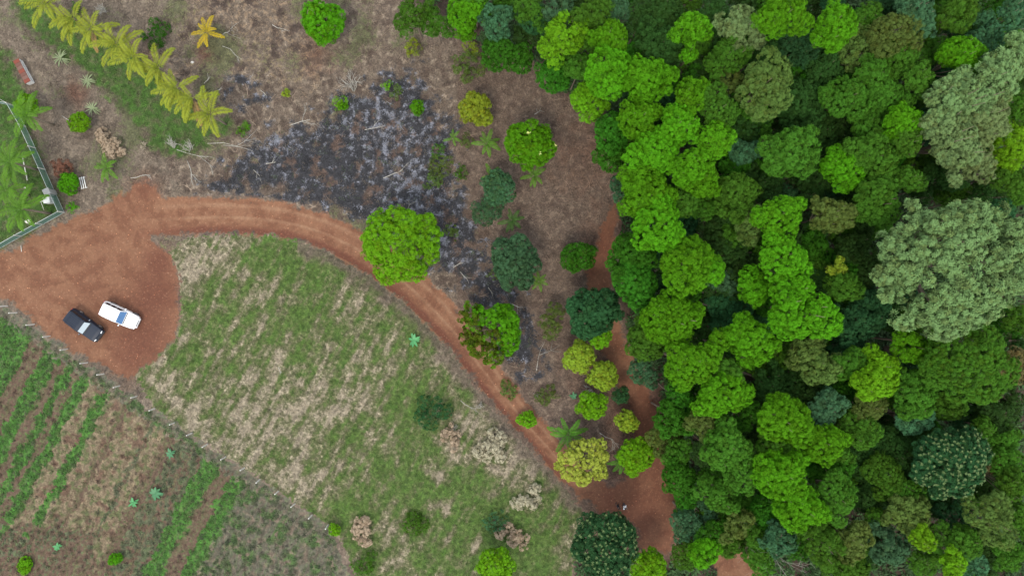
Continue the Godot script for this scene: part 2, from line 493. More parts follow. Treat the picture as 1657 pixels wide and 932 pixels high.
# ------------------------------------------------------------------ foliage
class LeafBag:
	var v := PackedVector3Array()
	var n := PackedVector3Array()
	var c := PackedColorArray()
	var idx := PackedInt32Array()
	func leaf(p: Vector3, d: Vector3, up: Vector3, length: float, width: float, col: Color) -> void:
		var s := d.cross(up).normalized() * (width * 0.5)
		var k := v.size()
		var mid := p + d * (length * 0.45) + up * (length * 0.06)
		v.append(p); v.append(mid + s); v.append(p + d * length); v.append(mid - s)
		var f := s.cross(d).normalized()
		n.append(f); n.append(f); n.append(f); n.append(f)
		c.append(col); c.append(col); c.append(col); c.append(col)
		idx.append(k); idx.append(k + 2); idx.append(k + 1)
		idx.append(k); idx.append(k + 3); idx.append(k + 2)
	func cluster(r: RandomNumberGenerator, p: Vector3, out: Vector3, per: int, length: float, width: float, col: Color, lift := 0.35) -> void:
		var t1 := out.cross(Vector3(0.23, 0.11, 0.96)).normalized()
		var t2 := out.cross(t1)
		var a := r.randf() * TAU
		for k in per:
			a += TAU / per * r.randf_range(0.75, 1.25)
			var e := r.randf_range(lift - 0.4, lift + 0.35)
			var d := ((t1 * cos(a) + t2 * sin(a)) * cos(e) + out * sin(e)).normalized()
			var m := r.randf_range(0.85, 1.15)
			leaf(p + d * 0.02, d, out, length * r.randf_range(0.75, 1.2), width, Color(col.r * m, col.g * m, col.b * m))

func puff(bag: LeafBag, r: RandomNumberGenerator, p: Vector3, out: Vector3, pr: float, count: int, L: float, W: float, col: Color) -> void:
	# a rounded bunch of leaves at the end of a twig
	var t1 := out.cross(Vector3(0.23, 0.11, 0.96)).normalized()
	var t2 := out.cross(t1)
	var a := r.randf() * TAU
	for k in count:
		a += 2.39996
		var e := 1.0 - (k + 0.5) / count * 1.15
		var q := sqrt(maxf(0.0, 1.0 - e * e))
		var d := (t1 * cos(a) + t2 * sin(a)) * q + out * e
		var along := (t1 * cos(a + 0.5) + t2 * sin(a + 0.5)) * 0.9 + out * r.randf_range(-0.5, 0.5) + d * 0.3
		var m := r.randf_range(0.65, 1.35)
		bag.leaf(p + d * pr * r.randf_range(0.75, 1.1) - along * (L * 0.4), along.normalized(), (d + Vector3(r.randf_range(-0.3, 0.3), 0.25, r.randf_range(-0.3, 0.3))).normalized(), L * r.randf_range(0.75, 1.2), W, Color(col.r * m, col.g * m, col.b * m))

func tone(r: RandomNumberGenerator, base: float, spread: float, yellow: float) -> Color:
	var t := base * r.randf_range(1.0 - spread, 1.0 + spread)
	var y := r.randf() * yellow
	return Color(t * (1.0 + y), t * (1.0 + y * 0.25), t * (1.0 - y * 0.3))

# A crown about its own centre: lobes of leaf clusters round a dome. Returns mesh, lobe centres, blossom mesh.
func crown(seed_: int, R: float, o: Dictionary) -> Dictionary:
	var r := RandomNumberGenerator.new()
	r.seed = seed_
	var hr: float = o.get("hr", 0.75)
	var n: int = o.lobes
	var lr: float = o.lobe * R
	var gap: float = o.gap
	var per: int = o.get("per", 6)
	var pr: float = gap * 0.54
	var leaves: int = o.get("leaves", clampi(int(4.6 * gap * gap / (o.leaf[0] * o.leaf[1] * 0.62)), 8, 40))
	var L: float = o.leaf[0]
	var W: float = o.leaf[1]
	var keep: float = o.get("keep", 1.0)
	var yellow: float = o.get("yellow", 0.4)
	var spread: float = o.get("spread", 0.42)
	var f1 := r.randf() * TAU
	var f2 := r.randf() * TAU
	var wob: float = o.get("wobble", 0.16)
	var centres := []
	var sizes := []
	for k in n:
		var h := 1.0 - (k + 0.5) / n * 1.28
		var a := k * 2.39996 + r.randf_range(-0.5, 0.5)
		var q := sqrt(maxf(0.0, 1.0 - h * h))
		var rim := 1.0 + wob * sin(2.0 * a + f1) + wob * 0.7 * sin(3.0 * a + f2)
		var dir := Vector3(cos(a) * q * rim, h * hr, sin(a) * q * rim)
		if r.randf() > keep: continue
		var size := lr * r.randf_range(0.6, 1.3)
		centres.append(dir * maxf(R * 0.12, R - size) * r.randf_range(0.74, 1.08))
		sizes.append(size)
	var bag := LeafBag.new()
	var bl := LeafBag.new()
	for k in centres.size():
		var c: Vector3 = centres[k]
		var s: float = sizes[k]
		var lobe_tone := r.randf_range(0.82, 1.18)
		var dry := o.has("dry_side") and c.normalized().dot(o.dry_side) > r.randf_range(-0.25, 0.15)
		var thin: float = 0.45 if dry else o.get("thin", 0.9)
		var near := []
		for m in centres.size():
			if m != k and c.distance_to(centres[m]) < s + sizes[m]: near.append(m)
		var count := int(9.0 * s * s / (gap * gap))
		for m in count:
			var y := 1.0 - (m + 0.5) / count * 1.5
			var a := m * 2.39996 + r.randf_range(-0.3, 0.3)
			var q := sqrt(maxf(0.0, 1.0 - y * y))
			var d := Vector3(cos(a) * q, y, sin(a) * q)
			var p := c + Vector3(d.x, d.y * 0.85, d.z) * s * r.randf_range(0.82, 1.1)
			if p.y < -R * 0.42: continue
			var inside := false
			for w in near:
				if p.distance_squared_to(centres[w]) < sizes[w] * sizes[w] * 0.72:
					inside = true
					break
			if inside: continue
			var out := (d + Vector3.UP * 0.5 + Vector3(r.randf_range(-0.25, 0.25), 0, r.randf_range(-0.25, 0.25))).normalized()
			if r.randf() > thin: continue
			var tn := tone(r, lobe_tone, spread, yellow)
			if dry: tn = Color(tn.r * 0.95, tn.g * 0.42, tn.b * 1.4)
			puff(bag, r, p, out, pr * r.randf_range(0.65, 1.4), leaves, L, W, tn)
			if o.has("bloom") and d.y > 0.2 and r.randf() < o.bloom:
				bl.cluster(r, p + out * pr * 1.05, out, 7, o.bloom_size, o.bloom_size * 0.55, tone(r, 1.0, 0.2, 0.15), 0.8)
		for m in int(count * 0.35 * thin):
			var d := Vector3(r.randfn(), absf(r.randfn()) * 0.7, r.randfn()).normalized()
			bag.cluster(r, c + d * s * 0.62, (d + Vector3.UP).normalized(), per, L * 1.35, W * 1.5, tone(r, 0.85, 0.2, yellow))
	var res := {"mesh": array_mesh(bag.v, bag.n, bag.c, bag.idx), "lobes": centres, "R": R}
	if bl.v.size(): res.bloom = array_mesh(bl.v, bl.n, bl.c, bl.idx)
	return res

# trunk and limbs that reach into the lobes of a crown whose centre stands hc above the ground
func trunk(seed_: int, hc: float, R: float, lobes: Array, girth: float, twigs := 0) -> ArrayMesh:
	var r := RandomNumberGenerator.new()
	r.seed = seed_
	var st := begin()
	var fork := Vector3(r.randf_range(-0.2, 0.2), hc * 0.62, r.randf_range(-0.2, 0.2))
	tube(st, [Vector3(0, -0.25, 0), Vector3(0, 0.15, 0), fork * 0.5 + Vector3(r.randf_range(-0.1, 0.1), 0, 0), fork, Vector3(fork.x, hc + R * 0.15, fork.z)], [girth * 1.5, girth * 1.1, girth * 0.85, girth * 0.75, girth * 0.2], 7)
	var n := mini(lobes.size(), 8 + twigs)
	for k in n:
		var end: Vector3 = lobes[(k * 7) % lobes.size()] + Vector3(0, hc, 0)
		var mid: Vector3 = fork.lerp(end, 0.5) + Vector3(0, -0.08 * R, 0)
		tube(st, [fork + Vector3(0, -0.1, 0), mid, end], [girth * 0.5, girth * 0.32, girth * 0.1], 5)
		if twigs:
			for t in 5:
				var d := Vector3(r.randfn(), absf(r.randfn()) + 0.3, r.randfn()).normalized() * R * r.randf_range(0.2, 0.42)
				tube(st, [mid.lerp(end, 0.2 * t), mid.lerp(end, 0.2 * t) + d], [girth * 0.16, girth * 0.05], 4)
	return done(st)

const STYLES := {
	"dome": {"lobes": 22, "lobe": 0.33, "gap": 0.4, "leaf": [0.19, 0.08], "hr": 0.8, "wobble": 0.27, "keep": 0.9, "yellow": 0.28},
	"puff": {"lobes": 13, "lobe": 0.43, "gap": 0.38, "leaf": [0.17, 0.08], "hr": 0.72, "wobble": 0.3, "keep": 0.92, "yellow": 0.28},
	"loose": {"lobes": 34, "lobe": 0.22, "gap": 0.46, "leaf": [0.26, 0.12], "hr": 0.6, "wobble": 0.32, "spread": 0.45, "keep": 0.9, "yellow": 0.22},
	"fine": {"lobes": 24, "lobe": 0.29, "gap": 0.34, "leaf": [0.15, 0.06], "hr": 0.7, "wobble": 0.36, "keep": 0.85, "yellow": 0.3, "thin": 0.84},
	"ragged": {"lobes": 28, "lobe": 0.25, "gap": 0.38, "leaf": [0.19, 0.085], "hr": 0.65, "keep": 0.68, "wobble": 0.38, "spread": 0.45, "thin": 0.78, "yellow": 0.3},
}
var variants := {}

func variant(style: String, R: float, pick: int) -> Dictionary:
	var sizes := [1.5, 2.4, 3.6]
	var size: float = 1.5 if R < 1.9 else 2.4 if R < 2.9 else 3.6
	var count := 3 if size < 2.0 else 4
	var key := "%s_%.1f_%d" % [style, size, pick % count]
	if not variants.has(key):
		var c := crown(hash(key) % 100000, size, STYLES[style])
		c.trunk = trunk(hash(key) % 9999, 6.0, size, c.lobes, 0.06 * size)
		variants[key] = c
	return variants[key]

# base colours of leaves, linear
const LEAVES := {
	"bright": [0.058, 0.200, 0.005], "mid": [0.043, 0.125, 0.011], "dark": [0.024, 0.066, 0.013], "blue": [0.022, 0.076, 0.026],
	"silver": [0.118, 0.188, 0.066], "olive": [0.074, 0.125, 0.026], "lime": [0.096, 0.250, 0.007], "deep": [0.028, 0.118, 0.008],
	"yellow": [0.170, 0.250, 0.020], "brown": [0.100, 0.080, 0.032], "teal": [0.040, 0.105, 0.046], "cream": [0.40, 0.34, 0.24],
	"russet": [0.16, 0.075, 0.05], "pale": [0.275, 0.370, 0.050],
}
const GAIN := 1.0

func leaf_mat(kind: String, variation := 0) -> StandardMaterial3D:
	var c: Array = LEAVES[kind]
	var k: float = GAIN * [1.0, 0.88, 1.12][variation % 3]
	var w: float = [1.0, 1.1, 0.92][variation % 3]
	var m := mat("leaf_%s_%d" % [kind, variation % 3], Color(c[0] * k * w, c[1] * k, c[2] * k).linear_to_srgb(), 0.75, 0.0, true, 0.25)
	m.metallic_specular = 0.15
	return m

func bark() -> StandardMaterial3D:
	return mat("bark", hue(118, 104, 90), 0.95)

# one tree; u, v and r as measured on the photograph, top of the crown h metres above the ground
func tree(called: String, u: float, v: float, rpx: float, style: String, leaf: String, h: float, label: String, group: String, own := {}) -> Node3D:
	var k := (CAM_H - h * 0.8) / FOCAL
	var R := rpx * k
	var hr: float = STYLES[style].get("hr", 0.75) if own.is_empty() else own.get("hr", 0.75)
	var hc := maxf(h - R * hr, h * 0.35)
	var pick := int(u * 3 + v * 7)
	var p := at(u, v, hc + R * hr * 0.4)
	var t := thing(called, p, label, own.get("category", "tree"), group, fmod(u * 1.7 + v * 0.9, TAU) if own.is_empty() else 0.0)
	var c: Dictionary
	var s := 1.0
	if own.is_empty():
		c = variant(style, R, pick)
		s = R / c.R
		var tr := part("trunk", c.trunk, bark(), t)
		tr.scale = Vector3(s, hc / 6.0, s)
	else:
		c = crown(pick, R, own)
		part(own.get("stem", "trunk"), trunk(pick, hc, R, c.lobes, own.get("girth", 0.06 * R), own.get("twigs", 0)), bark() if not own.has("bark") else own.bark, t)
	var cr := part(own.get("foliage", "crown"), c.mesh, leaf_mat(leaf, pick), t)
	cr.position.y = hc
	cr.scale = Vector3(s, s, s)
	if c.has("bloom"):
		var b := part("blossom", c.bloom, mat("blossom_%s" % leaf, own.bloom_color, 0.8, 0.0, true, 0.3), t)
		b.position.y = hc
	return t

# ------------------------------------------------------------------ palms
var fronds := []
func frond_mesh(seed_: int, lift: float, L: float) -> ArrayMesh:
	var r := RandomNumberGenerator.new()
	r.seed = seed_
	var bag := LeafBag.new()
	var p := Vector3.ZERO
	var n := 26
	var e := lift
	var sway := r.randf_range(-0.25, 0.25)
	for k in n:
		var f := float(k) / n
		e -= (lift + 0.75) / n * (0.5 + f * 1.1)
		var d := Vector3(cos(e) * cos(sway * f), sin(e), cos(e) * sin(sway * f))
		var side := d.cross(Vector3.UP).normalized()
		var up := side.cross(d)
		bag.leaf(p - d * 0.02, d, up, L / n * 2.0, 0.06 * (1.1 - f), Color(1.25, 1.2, 1.1))
		if k > 2:
			var ll := L * 0.185 * sin(PI * clampf(0.14 + f * 0.8, 0.0, 1.0)) + 0.08
			for s in [-1.0, 1.0]:
				var ld: Vector3 = (side * s * 0.8 + d * (0.5 + f * 0.5) - Vector3.UP * r.randf_range(0.1, 0.55)).normalized()
				var t := r.randf_range(0.8, 1.2)
				bag.leaf(p, ld, up, ll * r.randf_range(0.8, 1.1), 0.085, Color(t * (0.75 + 0.7 * f), t * (0.85 + 0.3 * f), t * 0.8))
		p += d * (L / n)
	return array_mesh(bag.v, bag.n, bag.c, bag.idx)

func palm(u: float, v: float, size: float, h: float, leaf: Color, key: String, count: int, label: String, called := "coconut_palm", bias := Vector2.ZERO) -> Node3D:
	var r := RandomNumberGenerator.new()
	r.seed = int(u * 13 + v * 31)
	if fronds.is_empty():
		for k in 8: fronds.append(frond_mesh(40 + k, [1.25, 1.0, 0.8, 0.6, 0.45, 0.3, 0.15, 0.9][k], 2.6))
	var p := at(u, v, h)
	var t := thing(called, p, label, "palm", "palms of the clearing and garden")
	var st := begin()
	var lean := Vector3(r.randf_range(-0.15, 0.15), 0, r.randf_range(-0.15, 0.15)) * minf(1.0, h * 0.3)
	tube(st, [Vector3(-lean.x, -0.2, -lean.z), Vector3(-lean.x * 0.6, h * 0.3, -lean.z * 0.6), Vector3(0, h, 0)], [0.17, 0.12, 0.09], 7)
	part("trunk", done(st), mat("palm_bark", hue(120, 108, 92)), t)
	var m := mat("frond_" + key, leaf, 0.6, 0.0, true, 0.3)
	m.metallic_specular = 0.25
	var brown := mat("frond_dry", hue(140, 112, 70), 0.8, 0.0, true, 0.2)
	for k in count:
		var a := k * 2.39996 + r.randf_range(-0.25, 0.25)
		var d := Vector2(cos(a), -sin(a))
		if bias != Vector2.ZERO and d.dot(bias) < -0.3 and r.randf() < 0.45: a = atan2(-bias.y, bias.x) + r.randf_range(-1.1, 1.1)
		var old := float(k) / count
		var f := part("frond", fronds[clampi(int(old * 7.0 + r.randf()), 0, 7) if r.randf() < 0.85 else 7], brown if old > 0.9 and r.randf() < 0.3 else m, t)
		f.position.y = h - 0.02
		f.rotation = Vector3(0, a, 0)
		f.scale = Vector3.ONE * size / 2.6 * r.randf_range(0.8, 1.1) * (0.75 if old < 0.2 else 1.0)
	return t

# rosette of broad or narrow leaves: banana, agave
func rosette(called: String, u: float, v: float, size: float, width: float, count: int, leaf: Color, key: String, label: String, category: String, group := "") -> void:
	var r := RandomNumberGenerator.new()
	r.seed = int(u * 7 + v * 3)
	var t := thing(called, at(u, v), label, category, group)
	var m := mat("rosette_" + key, leaf, 0.6, 0.0, true, 0.3)
	var st := begin()
	tube(st, [Vector3(0, -0.08, 0), Vector3(0, size * 0.25, 0)], [size * 0.08, size * 0.06], 6)
	part("stem", done(st), m, t)
	for k in count:
		var bag := LeafBag.new()
		var a := k * 2.39996 + r.randf_range(-0.2, 0.2)
		var e := r.randf_range(0.3, 1.0)
		var p := Vector3(0, size * 0.18, 0)
		var L := size * r.randf_range(0.7, 1.05)
		var tt := r.randf_range(0.8, 1.2)
		var pts := []
		for s in 5:
			pts.append(p)
			p += Vector3(cos(a) * cos(e), sin(e), sin(a) * cos(e)) * L / 4.0
			e -= 0.38
		var side := Vector3(-sin(a), 0, cos(a)) * width * 0.5
		for s in 5:
			var w: float = [0.35, 0.95, 1.0, 0.75, 0.05][s]
			for g in [-1.0, 0.0, 1.0]:
				bag.v.append(pts[s] + side * w * g + Vector3(0, 0.04 * absf(g) * width, 0))
				bag.n.append(Vector3(-cos(a) * 0.3, 1, -sin(a) * 0.3).normalized())
				bag.c.append(Color(tt, tt, tt) * (1.15 if g == 0.0 else 1.0))
		for s in 4:
			for g in 2:
				var i := s * 3 + g
				bag.idx.append_array(PackedInt32Array([i, i + 4, i + 1, i, i + 3, i + 4]))
		part("leaf", array_mesh(bag.v, bag.n, bag.c, bag.idx), m, t)

# leafless shrub or fallen branch: forking tubes
func fork_tubes(st: SurfaceTool, r: RandomNumberGenerator, p: Vector3, d: Vector3, L: float, g: float, depth: int, flat: float) -> void:
	var mid := p + d * L * 0.5 + Vector3(r.randfn(), r.randfn() * flat, r.randfn()) * L * 0.05
	var end := p + d * L
	tube(st, [p, mid, end], [g, g * 0.8, g * 0.55], 5 if depth > 1 else 4)
	if depth <= 0: return
	for k in 3:
		var nd := (d + Vector3(r.randfn(), r.randfn() * flat, r.randfn()) * 0.5).normalized()
		fork_tubes(st, r, p.lerp(end, r.randf_range(0.45, 1.0)), nd, L * r.randf_range(0.5, 0.75), g * 0.55, depth - 1, flat)

func bare_shrub(called: String, u: float, v: float, height: float, lean: Vector3, stems: int, c: Color, key: String, label: String, category := "shrub", group := "") -> void:
	var r := RandomNumberGenerator.new()
	r.seed = int(u * 11 + v * 5)
	var t := thing(called, at(u, v) - Vector3(0, 0.04, 0), label, category, group)
	for k in stems:
		var st := begin()
		var d := (Vector3(r.randfn() * 0.35, 1.0, r.randfn() * 0.35) + lean).normalized()
		fork_tubes(st, r, Vector3(r.randfn() * 0.05, -0.05, r.randfn() * 0.05), d, height * r.randf_range(0.45, 0.6), 0.035, 3 if stems < 6 else 2, 1.0)
		part("branch", done(st), mat("twig_" + key, c), t)

func fallen_branch(u: float, v: float, u2: float, v2: float, g: float, depth: int, c: Color, key: String, label: String, called := "fallen_branch", group := "branches lying in the clearing") -> void:
	var a := at(u, v)
	var b := at(u2, v2)
	var r := RandomNumberGenerator.new()
	r.seed = int(u * 5 + v * 9)
	var st := begin()
	a.y += g * 0.6
	b.y += g * 0.6
	fork_tubes(st, r, Vector3.ZERO, (b - a).normalized(), a.distance_to(b) * (0.7 if depth else 1.0), g, depth, 0.12)
	var o := part(numbered(called), done(st), mat("twig_" + key, c), self)
	o.position = a
	tag(o, label, "branch" if called == "fallen_branch" else "log", group)

func stuff(called: String, mesh: Mesh, material: Material, xf: Array, cols: PackedColorArray, label: String, category: String) -> void:
	var mm := MultiMesh.new()
	mm.transform_format = MultiMesh.TRANSFORM_3D
	mm.use_colors = true
	mm.mesh = mesh
	mm.instance_count = xf.size()
	for k in xf.size():
		mm.set_instance_transform(k, xf[k])
		mm.set_instance_color(k, cols[k])
	var o := MultiMeshInstance3D.new()
	o.name = numbered(called)
	o.multimesh = mm
	o.material_override = material
	add_child(o)
	tag(o, label, category, "", "stuff")

func tuft_mesh(seed_: int, blades: int, h: float, spread: float, w: float) -> ArrayMesh:
	var r := RandomNumberGenerator.new()
	r.seed = seed_
	var bag := LeafBag.new()
	for k in blades:
		var a := r.randf() * TAU
		var e := r.randf_range(0.25, 1.2)
		var d := Vector3(cos(a) * cos(e), sin(e), sin(a) * cos(e))
		var up := Vector3(-d.x * 0.3, 1.0, -d.z * 0.3).normalized()
		var m := r.randf_range(0.8, 1.25)
		bag.leaf(Vector3(r.randfn() * spread, -0.01, r.randfn() * spread), d, up, h * r.randf_range(0.6, 1.3), w, Color(m, m, m))
	return array_mesh(bag.v, bag.n, bag.c, bag.idx)

func sown(count: int, lo: Vector2, hi: Vector2, test: Callable, size: Vector2, boost: Vector2) -> Array:
	var xf := []
	var cols := PackedColorArray()
	for k in count:
		var x := rng.randf_range(lo.x, hi.x)
		var z := rng.randf_range(lo.y, hi.y)
		if not test.call(x, z): continue
		var s := rng.randf_range(size.x, size.y)
		xf.append(Transform3D(Basis(Vector3.UP, rng.randf() * TAU).scaled(Vector3(s, s * rng.randf_range(0.7, 1.2), s)), Vector3(x, ground_y(x, z), z)))
		var m := rng.randf_range(boost.x, boost.y)
		var c := map_color(x, z)
		cols.append(Color(c.r * m, c.g * m, c.b * m))
	return [xf, cols]

# ------------------------------------------------------------------ people
func capsule(p: Vector3, b: Array) -> float:
	var ab: Vector3 = b[1] - b[0]
	var t := clampf((p - b[0]).dot(ab) / maxf(ab.length_squared(), 1e-8), 0.0, 1.0)
	return p.distance_to(b[0] + ab * t) - lerpf(b[2], b[3], t)

func nets(bag: LeafBag, bones: Array, cell: float, blend: float) -> void:
	var lo := Vector3(1e9, 1e9, 1e9)
	var hi := -lo
	for b in bones:
		for e in 2:
			var r: float = b[2 + e] + cell * 3
			lo = lo.min(b[e] - Vector3(r, r, r))
			hi = hi.max(b[e] + Vector3(r, r, r))
	var n := Vector3i(((hi - lo) / cell).ceil()) + Vector3i.ONE
	var f := PackedFloat32Array()
	f.resize(n.x * n.y * n.z)
	f.fill(1.0)
	for b in bones:
		var m: float = maxf(b[2], b[3]) + cell * 2.5 + blend
		var p0 := Vector3i(((b[0].min(b[1]) - Vector3(m, m, m) - lo) / cell).floor()).clamp(Vector3i.ZERO, n - Vector3i.ONE)
		var p1 := Vector3i(((b[0].max(b[1]) + Vector3(m, m, m) - lo) / cell).ceil()).clamp(Vector3i.ZERO, n - Vector3i.ONE)
		for z in range(p0.z, p1.z + 1):
			for y in range(p0.y, p1.y + 1):
				for x in range(p0.x, p1.x + 1):
					var q := (z * n.y + y) * n.x + x
					var d := capsule(lo + Vector3(x, y, z) * cell, b)
					var h := maxf(blend - absf(d - f[q]), 0.0) / blend
					f[q] = minf(d, f[q]) - h * h * blend * 0.25
	var ids := {}
	var dx := [0, 1, n.x, n.x + 1, n.x * n.y, n.x * n.y + 1, n.x * n.y + n.x, n.x * n.y + n.x + 1]
	for z in n.z - 1:
		for y in n.y - 1:
			for x in n.x - 1:
				var q := (z * n.y + y) * n.x + x
				if f[q] > cell * 2.0: continue
				var neg := 0
				for k in 8:
					if f[q + dx[k]] < 0.0: neg += 1
				if neg == 0 or neg == 8: continue
				var sum := Vector3.ZERO
				var cnt := 0
				for k in 8:
					for ax in [1, 2, 4]:
						if k & ax: continue
						var fa := f[q + dx[k]]
						var fb := f[q + dx[k | ax]]
						if (fa < 0.0) == (fb < 0.0): continue
						var t := fa / (fa - fb)
						sum += Vector3((k & 1) + (t if ax == 1 else 0.0), ((k >> 1) & 1) + (t if ax == 2 else 0.0), (k >> 2) + (t if ax == 4 else 0.0))
						cnt += 1
				var p := lo + (Vector3(x, y, z) + sum / cnt) * cell
				ids[q] = bag.v.size()
				bag.v.append(p)
				bag.n.append(Vector3(f[q + 1] - f[q], f[q + dx[2]] - f[q], f[q + dx[4]] - f[q]).normalized())
				var best := 1e9
				var col := Color.WHITE
				for b in bones:
					var d := capsule(p, b)
					if d < best:
						best = d
						col = b[4]
				bag.c.append(col)
	for q: int in ids:
		var x := q % n.x
		var y := (q / n.x) % n.y
		var z := q / (n.x * n.y)
		for ax in 3:
			var s1: int = [n.x, n.x * n.y, 1][ax]
			var s2: int = [n.x * n.y, 1, n.x][ax]
			var step: int = [1, n.x, n.x * n.y][ax]
			if (f[q] < 0.0) == (f[q + step] < 0.0): continue
			if not (ids.has(q - s1) and ids.has(q - s2) and ids.has(q - s1 - s2)): continue
			var a: int = ids[q]
			var b: int = ids[q - s1]
			var c: int = ids[q - s1 - s2]
			var d: int = ids[q - s2]
			if f[q] < 0.0: bag.idx.append_array(PackedInt32Array([a, b, c, a, c, d]))
			else: bag.idx.append_array(PackedInt32Array([a, c, b, a, d, c]))

func hand(bag: LeafBag, wrist: Vector3, dir: Vector3, palm_dir: Vector3, thumb_side: float, skin: Color) -> void:
	var side := dir.cross(palm_dir).normalized() * thumb_side
	var bones := [[wrist, wrist + dir * 0.05, 0.027, 0.03, skin], [wrist + side * 0.02, wrist + dir * 0.085 + side * 0.027, 0.022, 0.017, skin], [wrist - side * 0.018, wrist + dir * 0.08 - side * 0.027, 0.022, 0.016, skin]]
	for k in 4:
		var root: Vector3 = wrist + dir * 0.08 + side * (0.03 - 0.02 * k)
		var len_: float = [0.068, 0.078, 0.072, 0.055][k]
		var a := root + (dir + palm_dir * 0.35).normalized() * len_ * 0.5
		var b := a + (dir * 0.7 + palm_dir).normalized() * len_ * 0.5
		bones.append([root, a, 0.0095, 0.009, skin]); bones.append([a, b, 0.009, 0.0075, skin])
	var tr := wrist + dir * 0.03 + side * 0.03
	var ta := tr + (dir * 0.6 + side + palm_dir * 0.3).normalized() * 0.035
	bones.append([tr, ta, 0.013, 0.011, skin]); bones.append([ta, ta + (dir + palm_dir * 0.5).normalized() * 0.03, 0.0105, 0.0085, skin])
	nets(bag, bones, 0.005, 0.008)

func person(u: float, v: float, face: float, shirt: Color, legs: Color, label: String, holding: bool) -> void:
	var skin := Color(0.30, 0.16, 0.10)
	var hair := Color(0.015, 0.012, 0.010)
	var shoe := Color(0.03, 0.03, 0.035)
	var t := thing("person", at(u, v), label, "person", "", face)
	var bag := LeafBag.new()
	var B := []
	for s in [-1.0, 1.0]:
		B.append([Vector3(0.02, 0.92, s * 0.09), Vector3(0.04 * s, 0.5, s * 0.12), 0.095, 0.062, legs])
		B.append([Vector3(0.04 * s, 0.5, s * 0.12), Vector3(0.03 * s - 0.02, 0.1, s * 0.13), 0.062, 0.045, legs])
		B.append([Vector3(0.03 * s - 0.04, 0.05, s * 0.13), Vector3(0.03 * s + 0.15, 0.04, s * 0.15), 0.045, 0.038, shoe])
		var sh := Vector3(0, 1.4, s * 0.18)
		var el := Vector3(0.03, 1.12, s * 0.25)
		var wr := Vector3(0.26, 1.1, s * 0.13) if holding else Vector3(0.06, 0.86, s * 0.27)
		B.append([sh, el, 0.062, 0.05, shirt])
		B.append([el, wr, 0.042, 0.03, skin])
	B.append([Vector3(0, 0.97, -0.07), Vector3(0, 0.97, 0.07), 0.115, 0.115, legs])
	B.append([Vector3(0, 1.04, 0), Vector3(0, 1.3, 0), 0.135, 0.15, shirt])
	B.append([Vector3(0, 1.36, -0.13), Vector3(0, 1.36, 0.13), 0.095, 0.095, shirt])
	B.append([Vector3(0, 1.44, 0), Vector3(0.015, 1.53, 0), 0.055, 0.052, skin])
	nets(bag, B, 0.018, 0.05)
	var H := [[Vector3(0.02, 1.63, 0), Vector3(0.0, 1.66, 0), 0.088, 0.094, skin], [Vector3(0.03, 1.57, 0), Vector3(0.06, 1.555, 0), 0.06, 0.04, skin], [Vector3(0.1, 1.63, 0), Vector3(0.118, 1.6, 0), 0.012, 0.016, skin], [Vector3(0.098, 1.565, -0.018), Vector3(0.098, 1.565, 0.018), 0.009, 0.009, Color(0.25, 0.09, 0.07)],
		[Vector3(-0.02, 1.69, 0), Vector3(-0.03, 1.64, 0), 0.09, 0.082, hair], [Vector3(0.045, 1.72, -0.03), Vector3(0.045, 1.72, 0.03), 0.042, 0.042, hair]]
	for s in [-1.0, 1.0]:
		H.append([Vector3(0.0, 1.64, s * 0.092), Vector3(-0.005, 1.61, s * 0.092), 0.016, 0.012, skin])
		H.append([Vector3(0.095, 1.645, s * 0.032), Vector3(0.097, 1.645, s * 0.034), 0.011, 0.011, Color(0.02, 0.015, 0.015)])
	nets(bag, H, 0.009, 0.015)
	for s in [-1.0, 1.0]:
		if holding: hand(bag, Vector3(0.26, 1.1, s * 0.13), Vector3(0.85, 0.1, -s * 0.5).normalized(), Vector3(-s * 0.3, 0.5, -s * 0.6).normalized(), s, skin)
		else: hand(bag, Vector3(0.06, 0.86, s * 0.27), Vector3(0.1, -1, 0).normalized(), Vector3(0, 0, -s), 1.0, skin)
	var st := SurfaceTool.new()
	st.create_from(array_mesh(bag.v, PackedVector3Array(), bag.c, bag.idx), 0)
	st.generate_normals()
	var m := mat("clothes_and_skin", Color.WHITE, 0.85, 0.0, true)
	part("body", st.commit(), m, t)
	if holding:
		var sc := begin()
		box(sc, Transform3D(Basis(Vector3(0, 0, 1), 0.4), Vector3(0.35, 1.13, 0)), Vector3(0.1, 0.035, 0.17), 0.01)
		var o := part(numbered("remote_controller"), done(sc), mat("controller", hue(60, 62, 66), 0.5), self)
		o.transform = t.transform
		tag(o, "small grey controller held by the person in white", "controller")

# ------------------------------------------------------------------ cars
func loft(rings: Array) -> ArrayMesh:
	var st := begin()
	st.set_smooth_group(-1)
	var n: int = rings[0].size()
	for i in rings.size() - 1:
		for k in n:
			var j := (k + 1) % n
			quad(st, rings[i][k], rings[i + 1][k], rings[i + 1][j], rings[i][j])
	for e in [0, rings.size() - 1]:
		var c := Vector3.ZERO
		for p: Vector3 in rings[e]: c += p / n
		for k in n:
			var j := (k + 1) % n
			if e == 0: tri(st, c, rings[e][k], rings[e][j])
			else: tri(st, c, rings[e][j], rings[e][k])
	return done(st)

func body_ring(x: float, w: float, y0: float, y1: float, soft := 0.09) -> Array:
	return [Vector3(x, y0, -w * 0.94), Vector3(x, y0 + 0.14, -w), Vector3(x, y1 - soft * 1.4, -w), Vector3(x, y1 - soft * 0.4, -w * 0.97), Vector3(x, y1, -w + soft * 1.3), Vector3(x, y1 + 0.025, -w * 0.45), Vector3(x, y1 + 0.03, 0), Vector3(x, y1 + 0.025, w * 0.45), Vector3(x, y1, w - soft * 1.3), Vector3(x, y1 - soft * 0.4, w * 0.97), Vector3(x, y1 - soft * 1.4, w), Vector3(x, y0 + 0.14, w), Vector3(x, y0, w * 0.94)]

